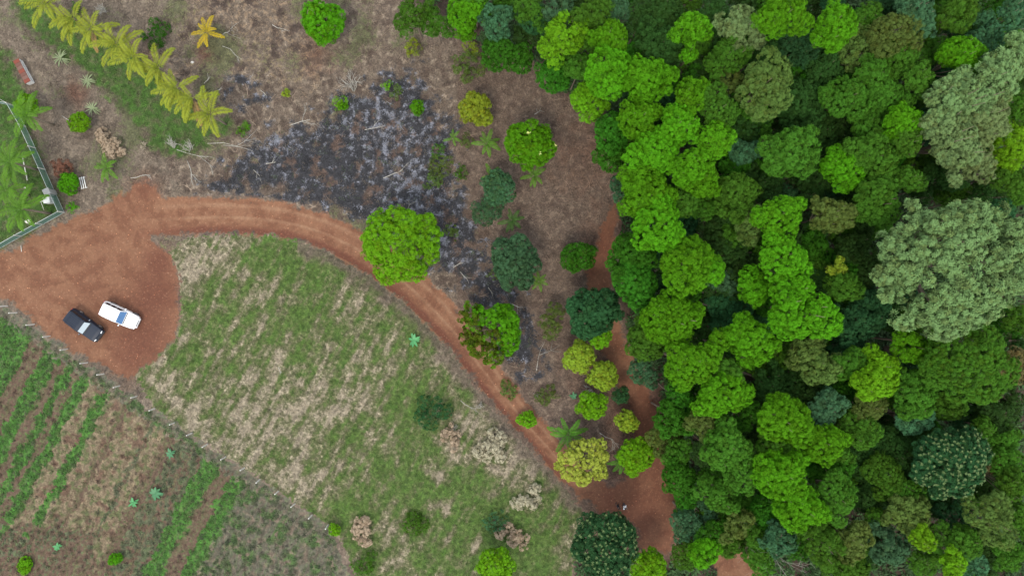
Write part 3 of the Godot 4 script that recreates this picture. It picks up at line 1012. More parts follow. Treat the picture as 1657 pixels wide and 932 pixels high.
func cabin_ring(x: float, wb: float, wt: float, yb: float, yt: float) -> Array:
	var s := minf(0.06, (yt - yb) * 0.3)
	return [Vector3(x, yb, -wb), Vector3(x, lerpf(yb, yt, 0.5), -lerpf(wb, wt, 0.5)), Vector3(x, yt - s, -wt), Vector3(x, yt, -wt + s * 1.5), Vector3(x, yt + 0.02, 0), Vector3(x, yt, wt - s * 1.5), Vector3(x, yt - s, wt), Vector3(x, lerpf(yb, yt, 0.5), lerpf(wb, wt, 0.5)), Vector3(x, yb, wb)]

func pane(a: Vector3, b: Vector3, c: Vector3, d: Vector3, out: Vector3) -> ArrayMesh:
	var st := begin()
	var n := (b - a).cross(d - a).normalized()
	if n.dot(out) < 0.0: n = -n
	var lo := n * -0.01
	var hi := n * 0.012
	quad(st, a + hi, b + hi, c + hi, d + hi)
	for e in [[a, b], [b, c], [c, d], [d, a]]: quad(st, e[0] + lo, e[1] + lo, e[1] + hi, e[0] + hi)
	return done(st)

func car(u: float, v: float, deg: float, o: Dictionary, label: String) -> void:
	var p := at(u, v)
	var t := thing("parked_car", p, label, "car", "", -deg_to_rad(deg))
	var hl: float = o.length / 2
	var w: float = o.width / 2
	var paint: StandardMaterial3D = o.paint
	var yb: float = o.belt
	var yt: float = o.height
	var hood: float = o.hood
	var blunt: float = o.blunt
	part("body", loft([body_ring(-hl, w * lerpf(0.8, 0.95, blunt), 0.42, yb - 0.16), body_ring(-hl + 0.1, w * lerpf(0.9, 0.98, blunt), 0.36, yb - 0.03), body_ring(-hl + 0.45, w, 0.3, yb), body_ring(0, w, 0.28, yb), body_ring(o.ws - 0.02, w, 0.28, yb - 0.01), body_ring(o.ws + 0.25, w * 0.99, 0.28, hood), body_ring(hl - 0.45, w * lerpf(0.93, 0.98, blunt), 0.3, hood - 0.07), body_ring(hl - 0.14, w * lerpf(0.82, 0.95, blunt), 0.34, hood - 0.13), body_ring(hl, w * lerpf(0.62, 0.88, blunt), 0.42, hood - 0.3)]), paint, t)
	var wt: float = w * o.taper
	var rf: float = o.ws - o.rake
	part("roof", loft([cabin_ring(-hl + 0.1, w * 0.88, wt * 0.86, yb - 0.04, yb + 0.03), cabin_ring(-hl + 0.1 + o.tail, w * 0.93, wt * 0.94, yb - 0.02, yt - 0.05), cabin_ring(-hl + 0.9, w * 0.95, wt, yb - 0.02, yt), cabin_ring(rf - 0.35, w * 0.95, wt, yb - 0.02, yt), cabin_ring(rf, w * 0.95, wt * 0.97, yb - 0.02, yt - 0.04), cabin_ring(o.ws, w * 0.93, wt * 1.02, yb - 0.03, yb + 0.02)]), paint, t)
	var glass: StandardMaterial3D = o.glass
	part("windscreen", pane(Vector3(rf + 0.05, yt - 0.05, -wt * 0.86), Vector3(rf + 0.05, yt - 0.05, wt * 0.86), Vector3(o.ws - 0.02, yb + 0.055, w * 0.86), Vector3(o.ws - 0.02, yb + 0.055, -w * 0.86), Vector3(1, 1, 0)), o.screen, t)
	part("rear_window", pane(Vector3(-hl + 0.09 + o.tail * 0.9, yt - 0.12, -wt * 0.8), Vector3(-hl + 0.09 + o.tail * 0.9, yt - 0.12, wt * 0.8), Vector3(-hl + 0.09 + o.tail * 0.25, yb + 0.12, w * 0.8), Vector3(-hl + 0.09 + o.tail * 0.25, yb + 0.12, -w * 0.8), Vector3(-1, 0.4, 0)), glass, t)
	for s in [-1.0, 1.0]:
		var xs := [-hl + 0.45, -hl + 1.15, lerpf(-hl + 1.15, rf, 0.5), rf - 0.02]
		for k in 3:
			var x0: float = xs[k] + 0.04
			var x1: float = xs[k + 1] - 0.04
			var zb: float = s * (w * 0.95 - 0.004)
			var zt: float = s * (wt + 0.004)
			part("side_window", pane(Vector3(x0, yb + 0.06, lerpf(zb, zt, 0.1)), Vector3(x1 + (0.28 if k == 2 else 0.0), yb + 0.06, lerpf(zb, zt, 0.1)), Vector3(x1, yt - 0.1, lerpf(zb, zt, 0.9)), Vector3(x0 + (0.06 if k == 0 else 0.0), yt - 0.1, lerpf(zb, zt, 0.9)), Vector3(0, 0.3, s)), glass, t)
		var m := begin()
		box(m, Transform3D(Basis(), Vector3(o.ws - 0.3, yb + 0.06, s * (w + 0.1))), Vector3(0.11, 0.15, 0.2), 0.03)
		part("mirror", done(m), o.get("mirror", paint), t)
		var hd := begin()
		box(hd, Transform3D(Basis(Vector3.UP, s * -0.25), Vector3(hl - 0.13, hood - 0.24, s * w * 0.66)), Vector3(0.2, 0.15, 0.32), 0.04)
		part("headlight", done(hd), mat("headlight", hue(235, 238, 240), 0.15), t)
		var tl := begin()
		box(tl, Transform3D(Basis(), Vector3(-hl + 0.05, yb - 0.22, s * w * 0.84)), Vector3(0.12, 0.3, 0.14), 0.02)
		part("tail_light", done(tl), mat("tail_light", hue(140, 20, 18), 0.25), t)
		for x: float in [-hl + 0.82, hl - 0.78]:
			var ty := begin()
			tube(ty, [Vector3(x, 0.36, s * (w - 0.2)), Vector3(x, 0.36, s * (w - 0.17)), Vector3(x, 0.36, s * (w - 0.01)), Vector3(x, 0.36, s * (w + 0.02))], [0.31, 0.36, 0.36, 0.31], 20)
			var wh := part("wheel", done(ty), mat("tyre", hue(38, 38, 38), 0.9), t)
			var ri := begin()
			tube(ri, [Vector3(x, 0.36, s * (w + 0.0)), Vector3(x, 0.36, s * (w + 0.026)), Vector3(x, 0.36, s * (w + 0.03))], [0.22, 0.21, 0.1], 14)
			part("rim", done(ri), mat("rim", hue(170, 172, 175), 0.35, 0.8), wh)
	var fb := begin()
	box(fb, Transform3D(Basis(), Vector3(hl - 0.02, 0.5, 0)), Vector3(0.16, 0.2, o.width * lerpf(0.62, 0.9, blunt)), 0.04)
	part("front_bumper", done(fb), o.bumper, t)
	var rb := begin()
	box(rb, Transform3D(Basis(), Vector3(-hl - 0.01, 0.52, 0)), Vector3(0.16, 0.2, o.width * 0.86), 0.04)
	part("rear_bumper", done(rb), o.bumper, t)
	var gl := begin()
	for k in 3: box(gl, Transform3D(Basis(), Vector3(hl - 0.06, hood - 0.27 - 0.06 * k, 0)), Vector3(0.15, 0.035, o.width * 0.4), 0.01)
	part("grille", done(gl), mat("grille", hue(40, 42, 44), 0.4), t)
	# wiper cowl at the foot of the windscreen
	var cw := begin()
	box(cw, Transform3D(Basis(), Vector3(o.ws + 0.07, (yb + hood) / 2 + 0.035, 0)), Vector3(0.09, 0.03, o.width * 0.8), 0.01)
	part("cowl", done(cw), mat("black_plastic", hue(36, 38, 40), 0.6), t)
	for x: float in o.bars:
		var br := begin()
		box(br, Transform3D(Basis(), Vector3(x, yt + 0.055, 0)), Vector3(0.05, 0.03, wt * 1.86), 0.01)
		for s in [-1.0, 1.0]: box(br, Transform3D(Basis(), Vector3(x, yt + 0.022, s * wt * 0.8)), Vector3(0.06, 0.05, 0.05))
		part("roof_bar", done(br), mat("roof_bar", hue(150, 152, 156), 0.4), t)
	for k in o.ribs:
		var rb2 := begin()
		var z: float = lerpf(-wt * 0.75, wt * 0.75, k / float(o.ribs - 1))
		box(rb2, Transform3D(Basis(), Vector3((-hl + 0.6 + rf - 0.4) / 2, yt + 0.018, z)), Vector3(rf - 0.4 + hl - 0.6, 0.03, 0.045), 0.012)
		part("roof_rib", done(rb2), paint, t)

func build_cars() -> void:
	var white := mat("white_paint", hue(225, 225, 226), 0.3); white.clearcoat_enabled = true; white.clearcoat = 0.8
	var black := mat("black_paint", hue(30, 37, 50), 0.45); black.metallic_specular = 0.35
	var tint := mat("tinted_glass", hue(26, 30, 36), 0.08)
	var blue := mat("windscreen_painted_sky", hue(40, 92, 140), 0.06); blue.clearcoat_enabled = true  # blue of the reflected sky painted into the glass colour
	var silver := mat("windscreen_painted_glare", hue(168, 180, 186), 0.2); silver.clearcoat_enabled = true  # bright reflection on the windscreen, painted as a pale base colour
	var trim := mat("bumper_plastic", hue(44, 46, 50), 0.6)
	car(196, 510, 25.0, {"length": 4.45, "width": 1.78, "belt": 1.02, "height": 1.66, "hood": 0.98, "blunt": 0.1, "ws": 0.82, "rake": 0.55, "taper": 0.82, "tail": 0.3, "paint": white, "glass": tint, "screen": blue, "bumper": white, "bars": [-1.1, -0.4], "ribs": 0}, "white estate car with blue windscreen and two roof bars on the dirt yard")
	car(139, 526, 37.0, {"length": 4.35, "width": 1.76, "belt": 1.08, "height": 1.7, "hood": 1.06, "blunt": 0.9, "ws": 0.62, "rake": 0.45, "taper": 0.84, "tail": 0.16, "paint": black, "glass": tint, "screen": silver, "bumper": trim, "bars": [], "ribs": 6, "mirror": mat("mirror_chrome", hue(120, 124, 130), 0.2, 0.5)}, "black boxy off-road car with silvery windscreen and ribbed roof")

# ------------------------------------------------------------------ fences and small built things
func build_fences() -> void:
	var white := mat("white_concrete", hue(196, 193, 185), 0.85)
	var wire := mat("wire", hue(110, 108, 104), 0.5, 0.6)
	var uv := [-16, 480, 9, 495, 25, 506, 53, 525, 78, 544, 107, 565, 140, 587, 167, 605, 193, 624, 221, 641, 250, 661, 282, 684, 310, 701, 335, 719, 365, 739, 395, 757, 420, 776, 450, 795, 477, 815, 505, 833, 531, 849]
	var t := thing("post_and_wire_fence", Vector3.ZERO, "line of short white concrete posts strung with wire between pasture and crop field", "fence")
	var pm := begin()
	box(pm, Transform3D(Basis(), Vector3(0, 0.6, 0)), Vector3(0.11, 1.55, 0.11), 0.02)
	var post_mesh := done(pm)
	var pts := []
	for k in range(0, uv.size(), 2):
		var p := at(uv[k], uv[k + 1])
		pts.append(p)
		var o := part("post", post_mesh, white, t)
		o.position = p
		o.rotation = Vector3(rng.randf_range(-0.04, 0.04), rng.randf() * 0.4, rng.randf_range(-0.04, 0.04))
	for y: float in [0.4, 0.8, 1.2]:
		var st := begin()
		var line := []
		var rad := []
		for p: Vector3 in pts:
			line.append(p + Vector3(0, y, 0)); rad.append(0.004)
		tube(st, line, rad, 3)
		part("wire", done(st), wire, t)
	# garden fence of green mesh panels
	var corners := metres([-60, 158, 22, 171, 41, 205, 104, 344, 0, 401, -60, 432])
	var g := thing("mesh_fence", Vector3.ZERO, "green wire mesh fence with white posts round the garden corner", "fence")
	var green := mat("green_mesh", hue(92, 128, 116), 0.6)
	var rail := mat("pale_rail", hue(170, 178, 174), 0.6)
	var fp := begin()
	box(fp, Transform3D(Basis(), Vector3(0, 0.6, 0)), Vector3(0.1, 1.5, 0.1), 0.02)
	var fpm := done(fp)
	for k in corners.size() - 1:
		var a := corners[k]
		var b := corners[k + 1]
		var bays := maxi(1, roundi(a.distance_to(b) / 2.6))
		for i in bays:
			var p2 := a.lerp(b, float(i) / bays)
			var q2 := a.lerp(b, float(i + 1) / bays)
			var p := Vector3(p2.x, ground_y(p2.x, p2.y), p2.y)
			var q := Vector3(q2.x, ground_y(q2.x, q2.y), q2.y)
			part("post", fpm, white, g).position = p
			var w := begin()
			var n := int(p.distance_to(q) / 0.055)
			var along := (q - p).normalized()
			for s in range(1, n):
				var c := p.lerp(q, float(s) / n)
				box(w, Transform3D(Basis(Vector3.UP, -atan2(along.z, along.x)), c + Vector3(0, 0.64, 0)), Vector3(0.016, 1.14, 0.016))
			for y: float in [0.28, 0.52, 0.76, 1.0]:
				tube(w, [p + Vector3(0, y, 0), q + Vector3(0, y, 0)], [0.01, 0.01], 4)
			part("mesh_panel", done(w), green, g)
			for y: float in [0.08, 1.25]:
				var rl := begin()
				tube(rl, [p + Vector3(0, y, 0), q + Vector3(0, y, 0)], [0.03, 0.03], 6)
				part("rail", done(rl), rail, g)

func slab(called: String, u: float, v: float, size: Vector3, deg: float, m: Material, label: String, category: String, group := "", bevel := 0.02) -> MeshInstance3D:
	var st := begin()
	box(st, Transform3D(Basis(), Vector3(0, size.y / 2 - 0.03, 0)), size + Vector3(0, 0.06, 0), bevel)
	var o := part(numbered(called), done(st), m, self)
	o.position = at(u, v)
	o.rotation.y = -deg_to_rad(deg)
	tag(o, label, category, group)
	return o

func build_small() -> void:
	var white := mat("white_concrete", hue(196, 193, 185), 0.85)
	# whitewashed masonry block with a red tiled top
	var t := thing("low_wall", at(34.4, 115, 0.8), "low whitewashed wall with worn red-brown top beside the bare lane", "wall", "", -deg_to_rad(61.8))
	var st := begin()
	box(st, Transform3D(Basis(), Vector3(0, 0.34, 0)), Vector3(2.9, 0.78, 0.62), 0.01)
	part("whitewashed_side", done(st), mat("whitewash", hue(205, 204, 200), 0.9), t)
	for k in 7:
		st = begin()
		box(st, Transform3D(Basis(), Vector3(-1.26 + 0.42 * k, 0.765, 0)), Vector3(0.405, 0.06, 0.7), 0.01)
		part("cap_tile", done(st), mat("cap_tile_%d" % (k % 3), [hue(112, 56, 42), hue(96, 64, 54), hue(104, 76, 66)][k % 3], 0.9), t)
	# dark painted strokes on the side
	for k in 9:
		st = begin()
		box(st, Transform3D(Basis(Vector3(0, 0, 1), rng.randf_range(-1.0, 1.0)), Vector3(-1.2 + 0.3 * k, rng.randf_range(0.3, 0.5), -0.3125)), Vector3(rng.randf_range(0.15, 0.35), 0.07, 0.005))
		part("paint_stroke", done(st), mat("stroke", hue(58, 60, 62), 0.9), t)
	# pillar and cabinet at the garden fence
	t = thing("gate_pillar", at(88, 313), "grey concrete pillar with flat cap built into the green mesh fence", "pillar", "", 0.45)
	st = begin(); box(st, Transform3D(Basis(), Vector3(0, 0.7, 0)), Vector3(0.55, 1.5, 0.55), 0.02); part("shaft", done(st), mat("grey_concrete", hue(150, 150, 146), 0.9), t)
	st = begin(); box(st, Transform3D(Basis(), Vector3(0, 1.48, 0)), Vector3(0.75, 0.08, 0.75), 0.02); part("cap", done(st), mat("grey_concrete", hue(150, 150, 146), 0.9), t)
	t = thing("white_cabinet", at(82, 325), "white square cabinet with pipe just inside the garden fence", "cabinet", "", 0.1)
	st = begin(); box(st, Transform3D(Basis(), Vector3(0, 0.4, 0)), Vector3(0.74, 0.9, 0.7), 0.03); part("box", done(st), mat("white_enamel", hue(216, 216, 212), 0.5), t)
	st = begin(); tube(st, [Vector3(-0.36, 0.7, 0.05), Vector3(-0.8, 0.7, 0.12)], [0.06, 0.06], 8); part("pipe", done(st), white, t)
	st = begin(); tube(st, [Vector3(-0.7, 0.7, 0.2), Vector3(-0.9, 0.02, 1.0)], [0.03, 0.03], 6); part("stay", done(st), white, t)
	# rack of white slats on the grass
	t = thing("slatted_rack", at(134, 296), "small rack of three white slats lying on the garden grass", "rack", "", -deg_to_rad(77))
	for k in 3:
		st = begin(); box(st, Transform3D(Basis(), Vector3(0, 0.1, (k - 1) * 0.24)), Vector3(1.35, 0.05, 0.09), 0.01); part("slat", done(st), mat("white_enamel", hue(216, 216, 212), 0.5), t)
	for s in [-0.6, 0.62]:
		st = begin(); box(st, Transform3D(Basis(), Vector3(s, 0.03, 0)), Vector3(0.07, 0.09, 0.75), 0.01); part("crossbar", done(st), white, t)
	var poles := [[36, 255, 44, 292, "long white pole lying in the garden under the palms", 0.06], [31, 397, 31, 407, "short white stake lying at the yard's upper edge below the fence", 0.035], [0, 161, 17, 171, "pale pole lying near the fence end by the palm", 0.04], [111, 195, 98, 187, "short pale stick lying beside the lime shrub", 0.03]]
	for q in poles:
		var a := at(q[0], q[1]); var b := at(q[2], q[3])
		st = begin(); tube(st, [Vector3(0, q[5], 0), b - a + Vector3(0, q[5], 0)], [q[5], q[5]], 7)
		var o := part(numbered("pole"), done(st), white, self)
		o.position = a
		tag(o, q[4], "pole", "pale poles lying about")
	# light-coloured litter
	for q in [[311, 101, 0.45, 0.3, "white plastic sack dumped beside the palm row"], [45, 333 + 25, 0.9, 0.6, "cream sheet crumpled under the palm by the fence"], [41, 304, 0.35, 0.3, "small white bundle on red soil in the garden"]]:
		st = begin()
		var r := RandomNumberGenerator.new()
		r.seed = int(q[0])
		var ring := []
		for k in 11: ring.append(Vector3(cos(TAU * k / 11) * q[2] * r.randf_range(0.4, 0.6), 0, sin(TAU * k / 11) * q[3] * r.randf_range(0.4, 0.6)))
		for k in 11:
			var a: Vector3 = ring[k]; var b: Vector3 = ring[(k + 1) % 11]
			var am := a * 0.6 + Vector3(0, r.randf_range(0.1, 0.2), 0)
			var bm := b * 0.6 + Vector3(0, r.randf_range(0.1, 0.2), 0)
			quad(st, a + Vector3(0, -0.05, 0), b + Vector3(0, -0.05, 0), bm, am)
			tri(st, am, bm, Vector3(0, 0.17, 0))
		var o := part(numbered("sack"), done(st), mat("sack", hue(208, 204, 196), 0.8), self)
		o.position = at(q[0], q[1])
		tag(o, q[4], "sack")

# ------------------------------------------------------------------ the forest
# [u, v, radius, style, leaf, height of the top] : places on the photograph, in photo pixels
const F := "forest"
var forest := [
	[959, 19, 30, "fine", "mid", 12], [988, 58, 32, "dome", "bright", 13], [988, 113, 45, "puff", "bright", 14], [1049, 126, 42, "dome", "bright", 14.5], [953, 164, 30, "dome", "lime", 9],
	[1037, 193, 36, "dome", "bright", 14], [1098, 200, 38, "dome", "bright", 15], [1120, 154, 28, "dome", "bright", 15], [1059, 245, 42, "puff", "bright", 14.5], [995, 212, 35, "dome", "deep", 11],
	[993, 250, 27, "dome", "deep", 10], [1037, 292, 30, "dome", "bright", 14], [1123, 270, 36, "dome", "bright", 15], [1162, 171, 35, "fine", "mid", 15], [1164, 222, 30, "puff", "bright", 15],
	[1072, 71, 45, "dome", "dark", 12], [1120, 45, 30, "dome", "bright", 15], [1116, 86, 14, "dome", "bright", 13], [1201, 42, 38, "loose", "silver", 13], [1268, 19, 42, "puff", "bright", 17],
	[1355, 42, 38, "dome", "bright", 17], [1181, 93, 38, "fine", "mid", 13], [1182, 130, 28, "ragged", "olive", 12], [1243, 140, 48, "fine", "olive", 16], [1284, 245, 47, "dome", "mid", 16],
	[1204, 245, 22, "loose", "teal", 11], [1207, 206, 35, "fine", "dark", 10], [1300, 167, 45, "dome", "dark", 12], [1291, 64, 40, "fine", "blue", 12], [1340, 110, 32, "dome", "dark", 12],
	[1037, 30, 30, "fine", "dark", 10], [1078, 12, 32, "dome", "dark", 11], [1001, 15, 20, "fine", "teal", 10], [1453, 52, 42, "fine", "olive", 15], [1398, 74, 42, "ragged", "olive", 13],
	[1485, 12, 36, "loose", "teal", 15], [1559, 19, 30, "dome", "mid", 14], [1463, 90, 33, "dome", "mid", 14], [1556, 90, 37, "dome", "bright", 15], [1598, 62, 33, "fine", "teal", 13],
	[1492, 126, 26, "dome", "bright", 15], [1418, 119, 30, "fine", "mid", 14], [1373, 158, 40, "fine", "mid", 14], [1440, 155, 35, "dome", "mid", 14], [1612, 122, 46, "loose", "silver", 17],
	[1566, 161, 50, "loose", "silver", 17], [1608, 190, 36, "loose", "silver", 17], [1550, 225, 50, "loose", "silver", 17], [1585, 262, 32, "loose", "silver", 15], [1514, 206, 22, "loose", "teal", 13],
	[1469, 198, 35, "dome", "bright", 16], [1473, 226, 22, "puff", "bright", 16], [1411, 200, 30, "dome", "mid", 13], [1421, 246, 45, "puff", "mid", 15], [1369, 272, 36, "dome", "bright", 14],
	[1643, 238, 38, "dome", "lime", 15], [1650, 174, 26, "dome", "mid", 15], [1633, 280, 30, "fine", "mid", 14], [1534, 284, 34, "fine", "dark", 12], [1334, 219, 32, "fine", "dark", 10],
	[1366, 205, 26, "fine", "dark", 10], [1640, 26, 34, "ragged", "teal", 14], [1648, 92, 30, "loose", "silver", 16], [1414, 33, 28, "fine", "mid", 13], [1240, 80, 28, "fine", "dark", 11],
	[1046, 313, 42, "puff", "bright", 14.5], [1108, 324, 25, "dome", "mid", 13], [1137, 295, 26, "dome", "bright", 14], [1195, 316, 40, "dome", "mid", 14], [1268, 351, 38, "puff", "bright", 16],
	[1068, 371, 46, "puff", "bright", 15.5], [1024, 415, 42, "dome", "deep", 12.5], [1112, 430, 48, "puff", "bright", 16], [1152, 434, 25, "puff", "bright", 15], [1030, 458, 40, "dome", "deep", 12.5],
	[1272, 419, 40, "puff", "bright", 16.5], [1221, 464, 29, "puff", "bright", 13], [1298, 500, 57, "puff", "bright", 17], [1217, 552, 42, "dome", "bright", 15], [1093, 517, 50, "dome", "bright", 15],
	[1052, 550, 38, "dome", "mid", 12], [1119, 589, 42, "puff", "bright", 15.5], [1163, 556, 21, "puff", "bright", 14], [1174, 494, 25, "fine", "blue", 10], [1176, 457, 22, "loose", "teal", 10],
	[1217, 362, 28, "ragged", "olive", 13], [1188, 408, 35, "fine", "dark", 10], [1152, 388, 28, "fine", "dark", 10], [1305, 570, 30, "loose", "olive", 13], [1334, 452, 30, "fine", "dark", 10],
	[1174, 606, 28, "dome", "mid", 14], [1042, 603, 24, "fine", "teal", 8], [1006, 300, 20, "fine", "teal", 8], [1348, 349, 33, "loose", "olive", 14], [1424, 324, 43, "dome", "mid", 15],
	[1479, 291, 22, "dome", "bright", 15], [1391, 397, 36, "fine", "dark", 11], [1370, 462, 29, "dome", "mid", 13], [1360, 432, 16, "ragged", "yellow", 13], [1399, 519, 44, "fine", "blue", 12],
	[1479, 556, 36, "ragged", "bright", 14], [1428, 594, 34, "dome", "lime", 14], [1326, 590, 36, "loose", "olive", 13], [1382, 590, 30, "fine", "mid", 13], [1417, 492, 26, "fine", "blue", 11],
	[1652, 596, 30, "ragged", "brown", 13], [1167, 636, 44, "puff", "bright", 15], [1099, 641, 24, "fine", "deep", 11], [1092, 682, 30, "loose", "deep", 12], [1138, 688, 25, "fine", "olive", 13],
	[1181, 725, 43, "dome", "mid", 15], [1274, 682, 46, "dome", "bright", 16], [1338, 721, 36, "puff", "bright", 15], [1206, 767, 31, "dome", "mid", 14], [1267, 771, 46, "dome", "bright", 16],
	[1260, 732, 34, "fine", "mid", 14], [1297, 825, 44, "dome", "bright", 16], [1103, 775, 31, "dome", "deep", 10], [1163, 803, 36, "fine", "mid", 12], [1142, 899, 26, "dome", "bright", 11],
	[1120, 852, 34, "fine", "teal", 9], [1118, 895, 30, "fine", "mid", 8.5], [1160, 862, 30, "fine", "deep", 10], [1112, 815, 22, "fine", "deep", 8], [1098, 740, 26, "fine", "mid", 9], [1195, 850, 28, "ragged", "olive", 11], [1262, 878, 32, "ragged", "teal", 12], [1331, 883, 40, "fine", "mid", 14], [1356, 803, 38, "fine", "mid", 14],
	[1341, 660, 31, "loose", "teal", 13], [1231, 905, 28, "fine", "mid", 10], [1423, 618, 36, "dome", "lime", 15], [1487, 638, 40, "dome", "mid", 14], [1480, 680, 26, "loose", "teal", 12],
	[1412, 655, 31, "fine", "olive", 13], [1540, 661, 24, "dome", "mid", 12], [1622, 664, 45, "fine", "dark", 12], [1597, 696, 20, "dome", "mid", 12], [1633, 743, 33, "fine", "mid", 13],
	[1640, 784, 26, "dome", "bright", 14], [1390, 702, 40, "fine", "mid", 13], [1362, 760, 26, "fine", "deep", 12], [1437, 772, 36, "fine", "mid", 12], [1419, 843, 18, "dome", "bright", 11],
	[1480, 840, 40, "loose", "olive", 13], [1497, 874, 20, "dome", "lime", 14], [1608, 836, 41, "fine", "olive", 15], [1551, 882, 38, "dome", "mid", 14], [1547, 912, 22, "dome", "lime", 15],
	[1579, 914, 22, "loose", "teal", 13], [1551, 834, 30, "fine", "blue", 11], [1640, 896, 31, "fine", "mid", 13], [1437, 883, 35, "loose", "teal", 12], [1383, 880, 32, "loose", "olive", 13],
	[1360, 916, 26, "fine", "mid", 12], [1615, 752, 18, "ragged", "brown", 12], [1472, 800, 27, "fine", "mid", 12], [1430, 732, 35, "fine", "dark", 10], [1401, 755, 26, "fine", "dark", 9],
	[1490, 720, 28, "fine", "dark", 9], [1600, 790, 25, "fine", "dark", 10], [1500, 912, 24, "fine", "mid", 12], [1600, 880, 26, "fine", "dark", 11], [1650, 840, 24, "dome", "mid", 12],
	[668, 22, 34, "fine", "mid", 8], [703, 36, 24, "fine", "mid", 7], [756, 18, 37, "dome", "bright", 10], [752, 52, 15, "dome", "bright", 7], [800, 32, 34, "ragged", "teal", 10],
	[805, 82, 30, "dome", "deep", 9], [843, 94, 23, "dome", "deep", 8], [914, 60, 44, "fine", "lime", 12], [899, 119, 32, "dome", "deep", 8.5], [906, 10, 28, "ragged", "teal", 11],
	[858, 15, 28, "fine", "mid", 10], [936, 104, 24, "dome", "mid", 10], [860, 55, 26, "fine", "dark", 8], [1590, 320, 20, "fine", "dark", 11], [1320, 300, 28, "fine", "dark", 10],
	[1240, 300, 30, "fine", "dark", 11], [1180, 345, 24, "fine", "dark", 10], [1320, 380, 24, "fine", "dark", 9], [1250, 620, 32, "fine", "dark", 11], [1210, 670, 26, "fine", "deep", 11],
	[1320, 640, 24, "fine", "dark", 11], [1075, 20, 20, "fine", "mid", 10], [1160, 20, 26, "fine", "dark", 10], [1160, 65, 24, "fine", "dark", 9], [1220, 165, 20, "fine", "dark", 9],
]

const MARKS := [[1550, 430, "the silvery giant tree"], [1544, 750, "the pale-tipped blue-green tree"], [1243, 140, "the pale olive tree"], [1652, 596, "the brown-leaved tree"], [1050, 840, "the red turning place"], [1195, 915, "the lower red dirt patch"], [970, 430, "the side track's end"], [1225, 865, "the bare white branches"], [950, 260, "the brown clearing's edge"], [1657, 0, "the top right corner"], [1657, 932, "the bottom right corner"], [906, 15, "the bare grey crown at top"], [1575, 590, "the broad mid-green dome"], [1298, 500, "the biggest bright dome"], [858, 232, "the round bright clearing tree"], [1068, 371, "the cushion-shaped bright tree"], [1357, 932, "the bottom edge"], [1330, 0, "the top edge"]]
const LOOK := {"bright": "bright green", "mid": "mid green", "dark": "dark green", "blue": "bluish dark green", "silver": "silvery pale green", "olive": "dull olive green", "lime": "yellowish lime green", "deep": "deep green", "yellow": "yellow flecked", "brown": "brown-leaved", "teal": "greyish blue-green", "pale": "pale yellow"}
const SHAPE := {"dome": "leafy", "puff": "cushion-crowned", "loose": "loose-leaved", "fine": "fine-leaved", "ragged": "ragged thin"}
const ORD := ["nearest", "second nearest", "third nearest", "fourth nearest", "fifth nearest", "sixth nearest", "seventh nearest", "eighth nearest", "ninth nearest", "tenth nearest"]

func forest_labels(list: Array) -> Array:
	# size, colour and leaf, then the side and rank at the nearest landmark
	var keys := []
	var buckets := {}
	for i in list.size():
		var t: Array = list[i]
		var best := 0
		var bd := 1e9
		for k in MARKS.size():
			var d := Vector2(t[0] - MARKS[k][0], t[1] - MARKS[k][1]).length()
			if d < bd and d > 4.0:
				bd = d
				best = k
		var dv := Vector2(t[0] - MARKS[best][0], t[1] - MARKS[best][1])
		var side := ("right of" if dv.x > 0 else "left of") if absf(dv.x) > absf(dv.y) else ("below" if dv.y > 0 else "above")
		var size := "small" if t[2] < 26 else "medium" if t[2] < 38 else "large"
		var key := "%s %s %s tree|%s %s" % [size, LOOK[t[4]], SHAPE[t[3]], side, MARKS[best][2]]
		keys.append(key)
		if not buckets.has(key): buckets[key] = []
		buckets[key].append([bd, i])
	for k in buckets: buckets[k].sort()
	var out := []
	for i in list.size():
		var b: Array = buckets[keys[i]]
		var two: PackedStringArray = keys[i].split("|")
		if b.size() == 1: out.append(two[0] + " " + two[1])
		else:
			for m in b.size():
				if b[m][1] == i: out.append("%s, %s %s" % [two[0], ORD[m], two[1]])
	return out

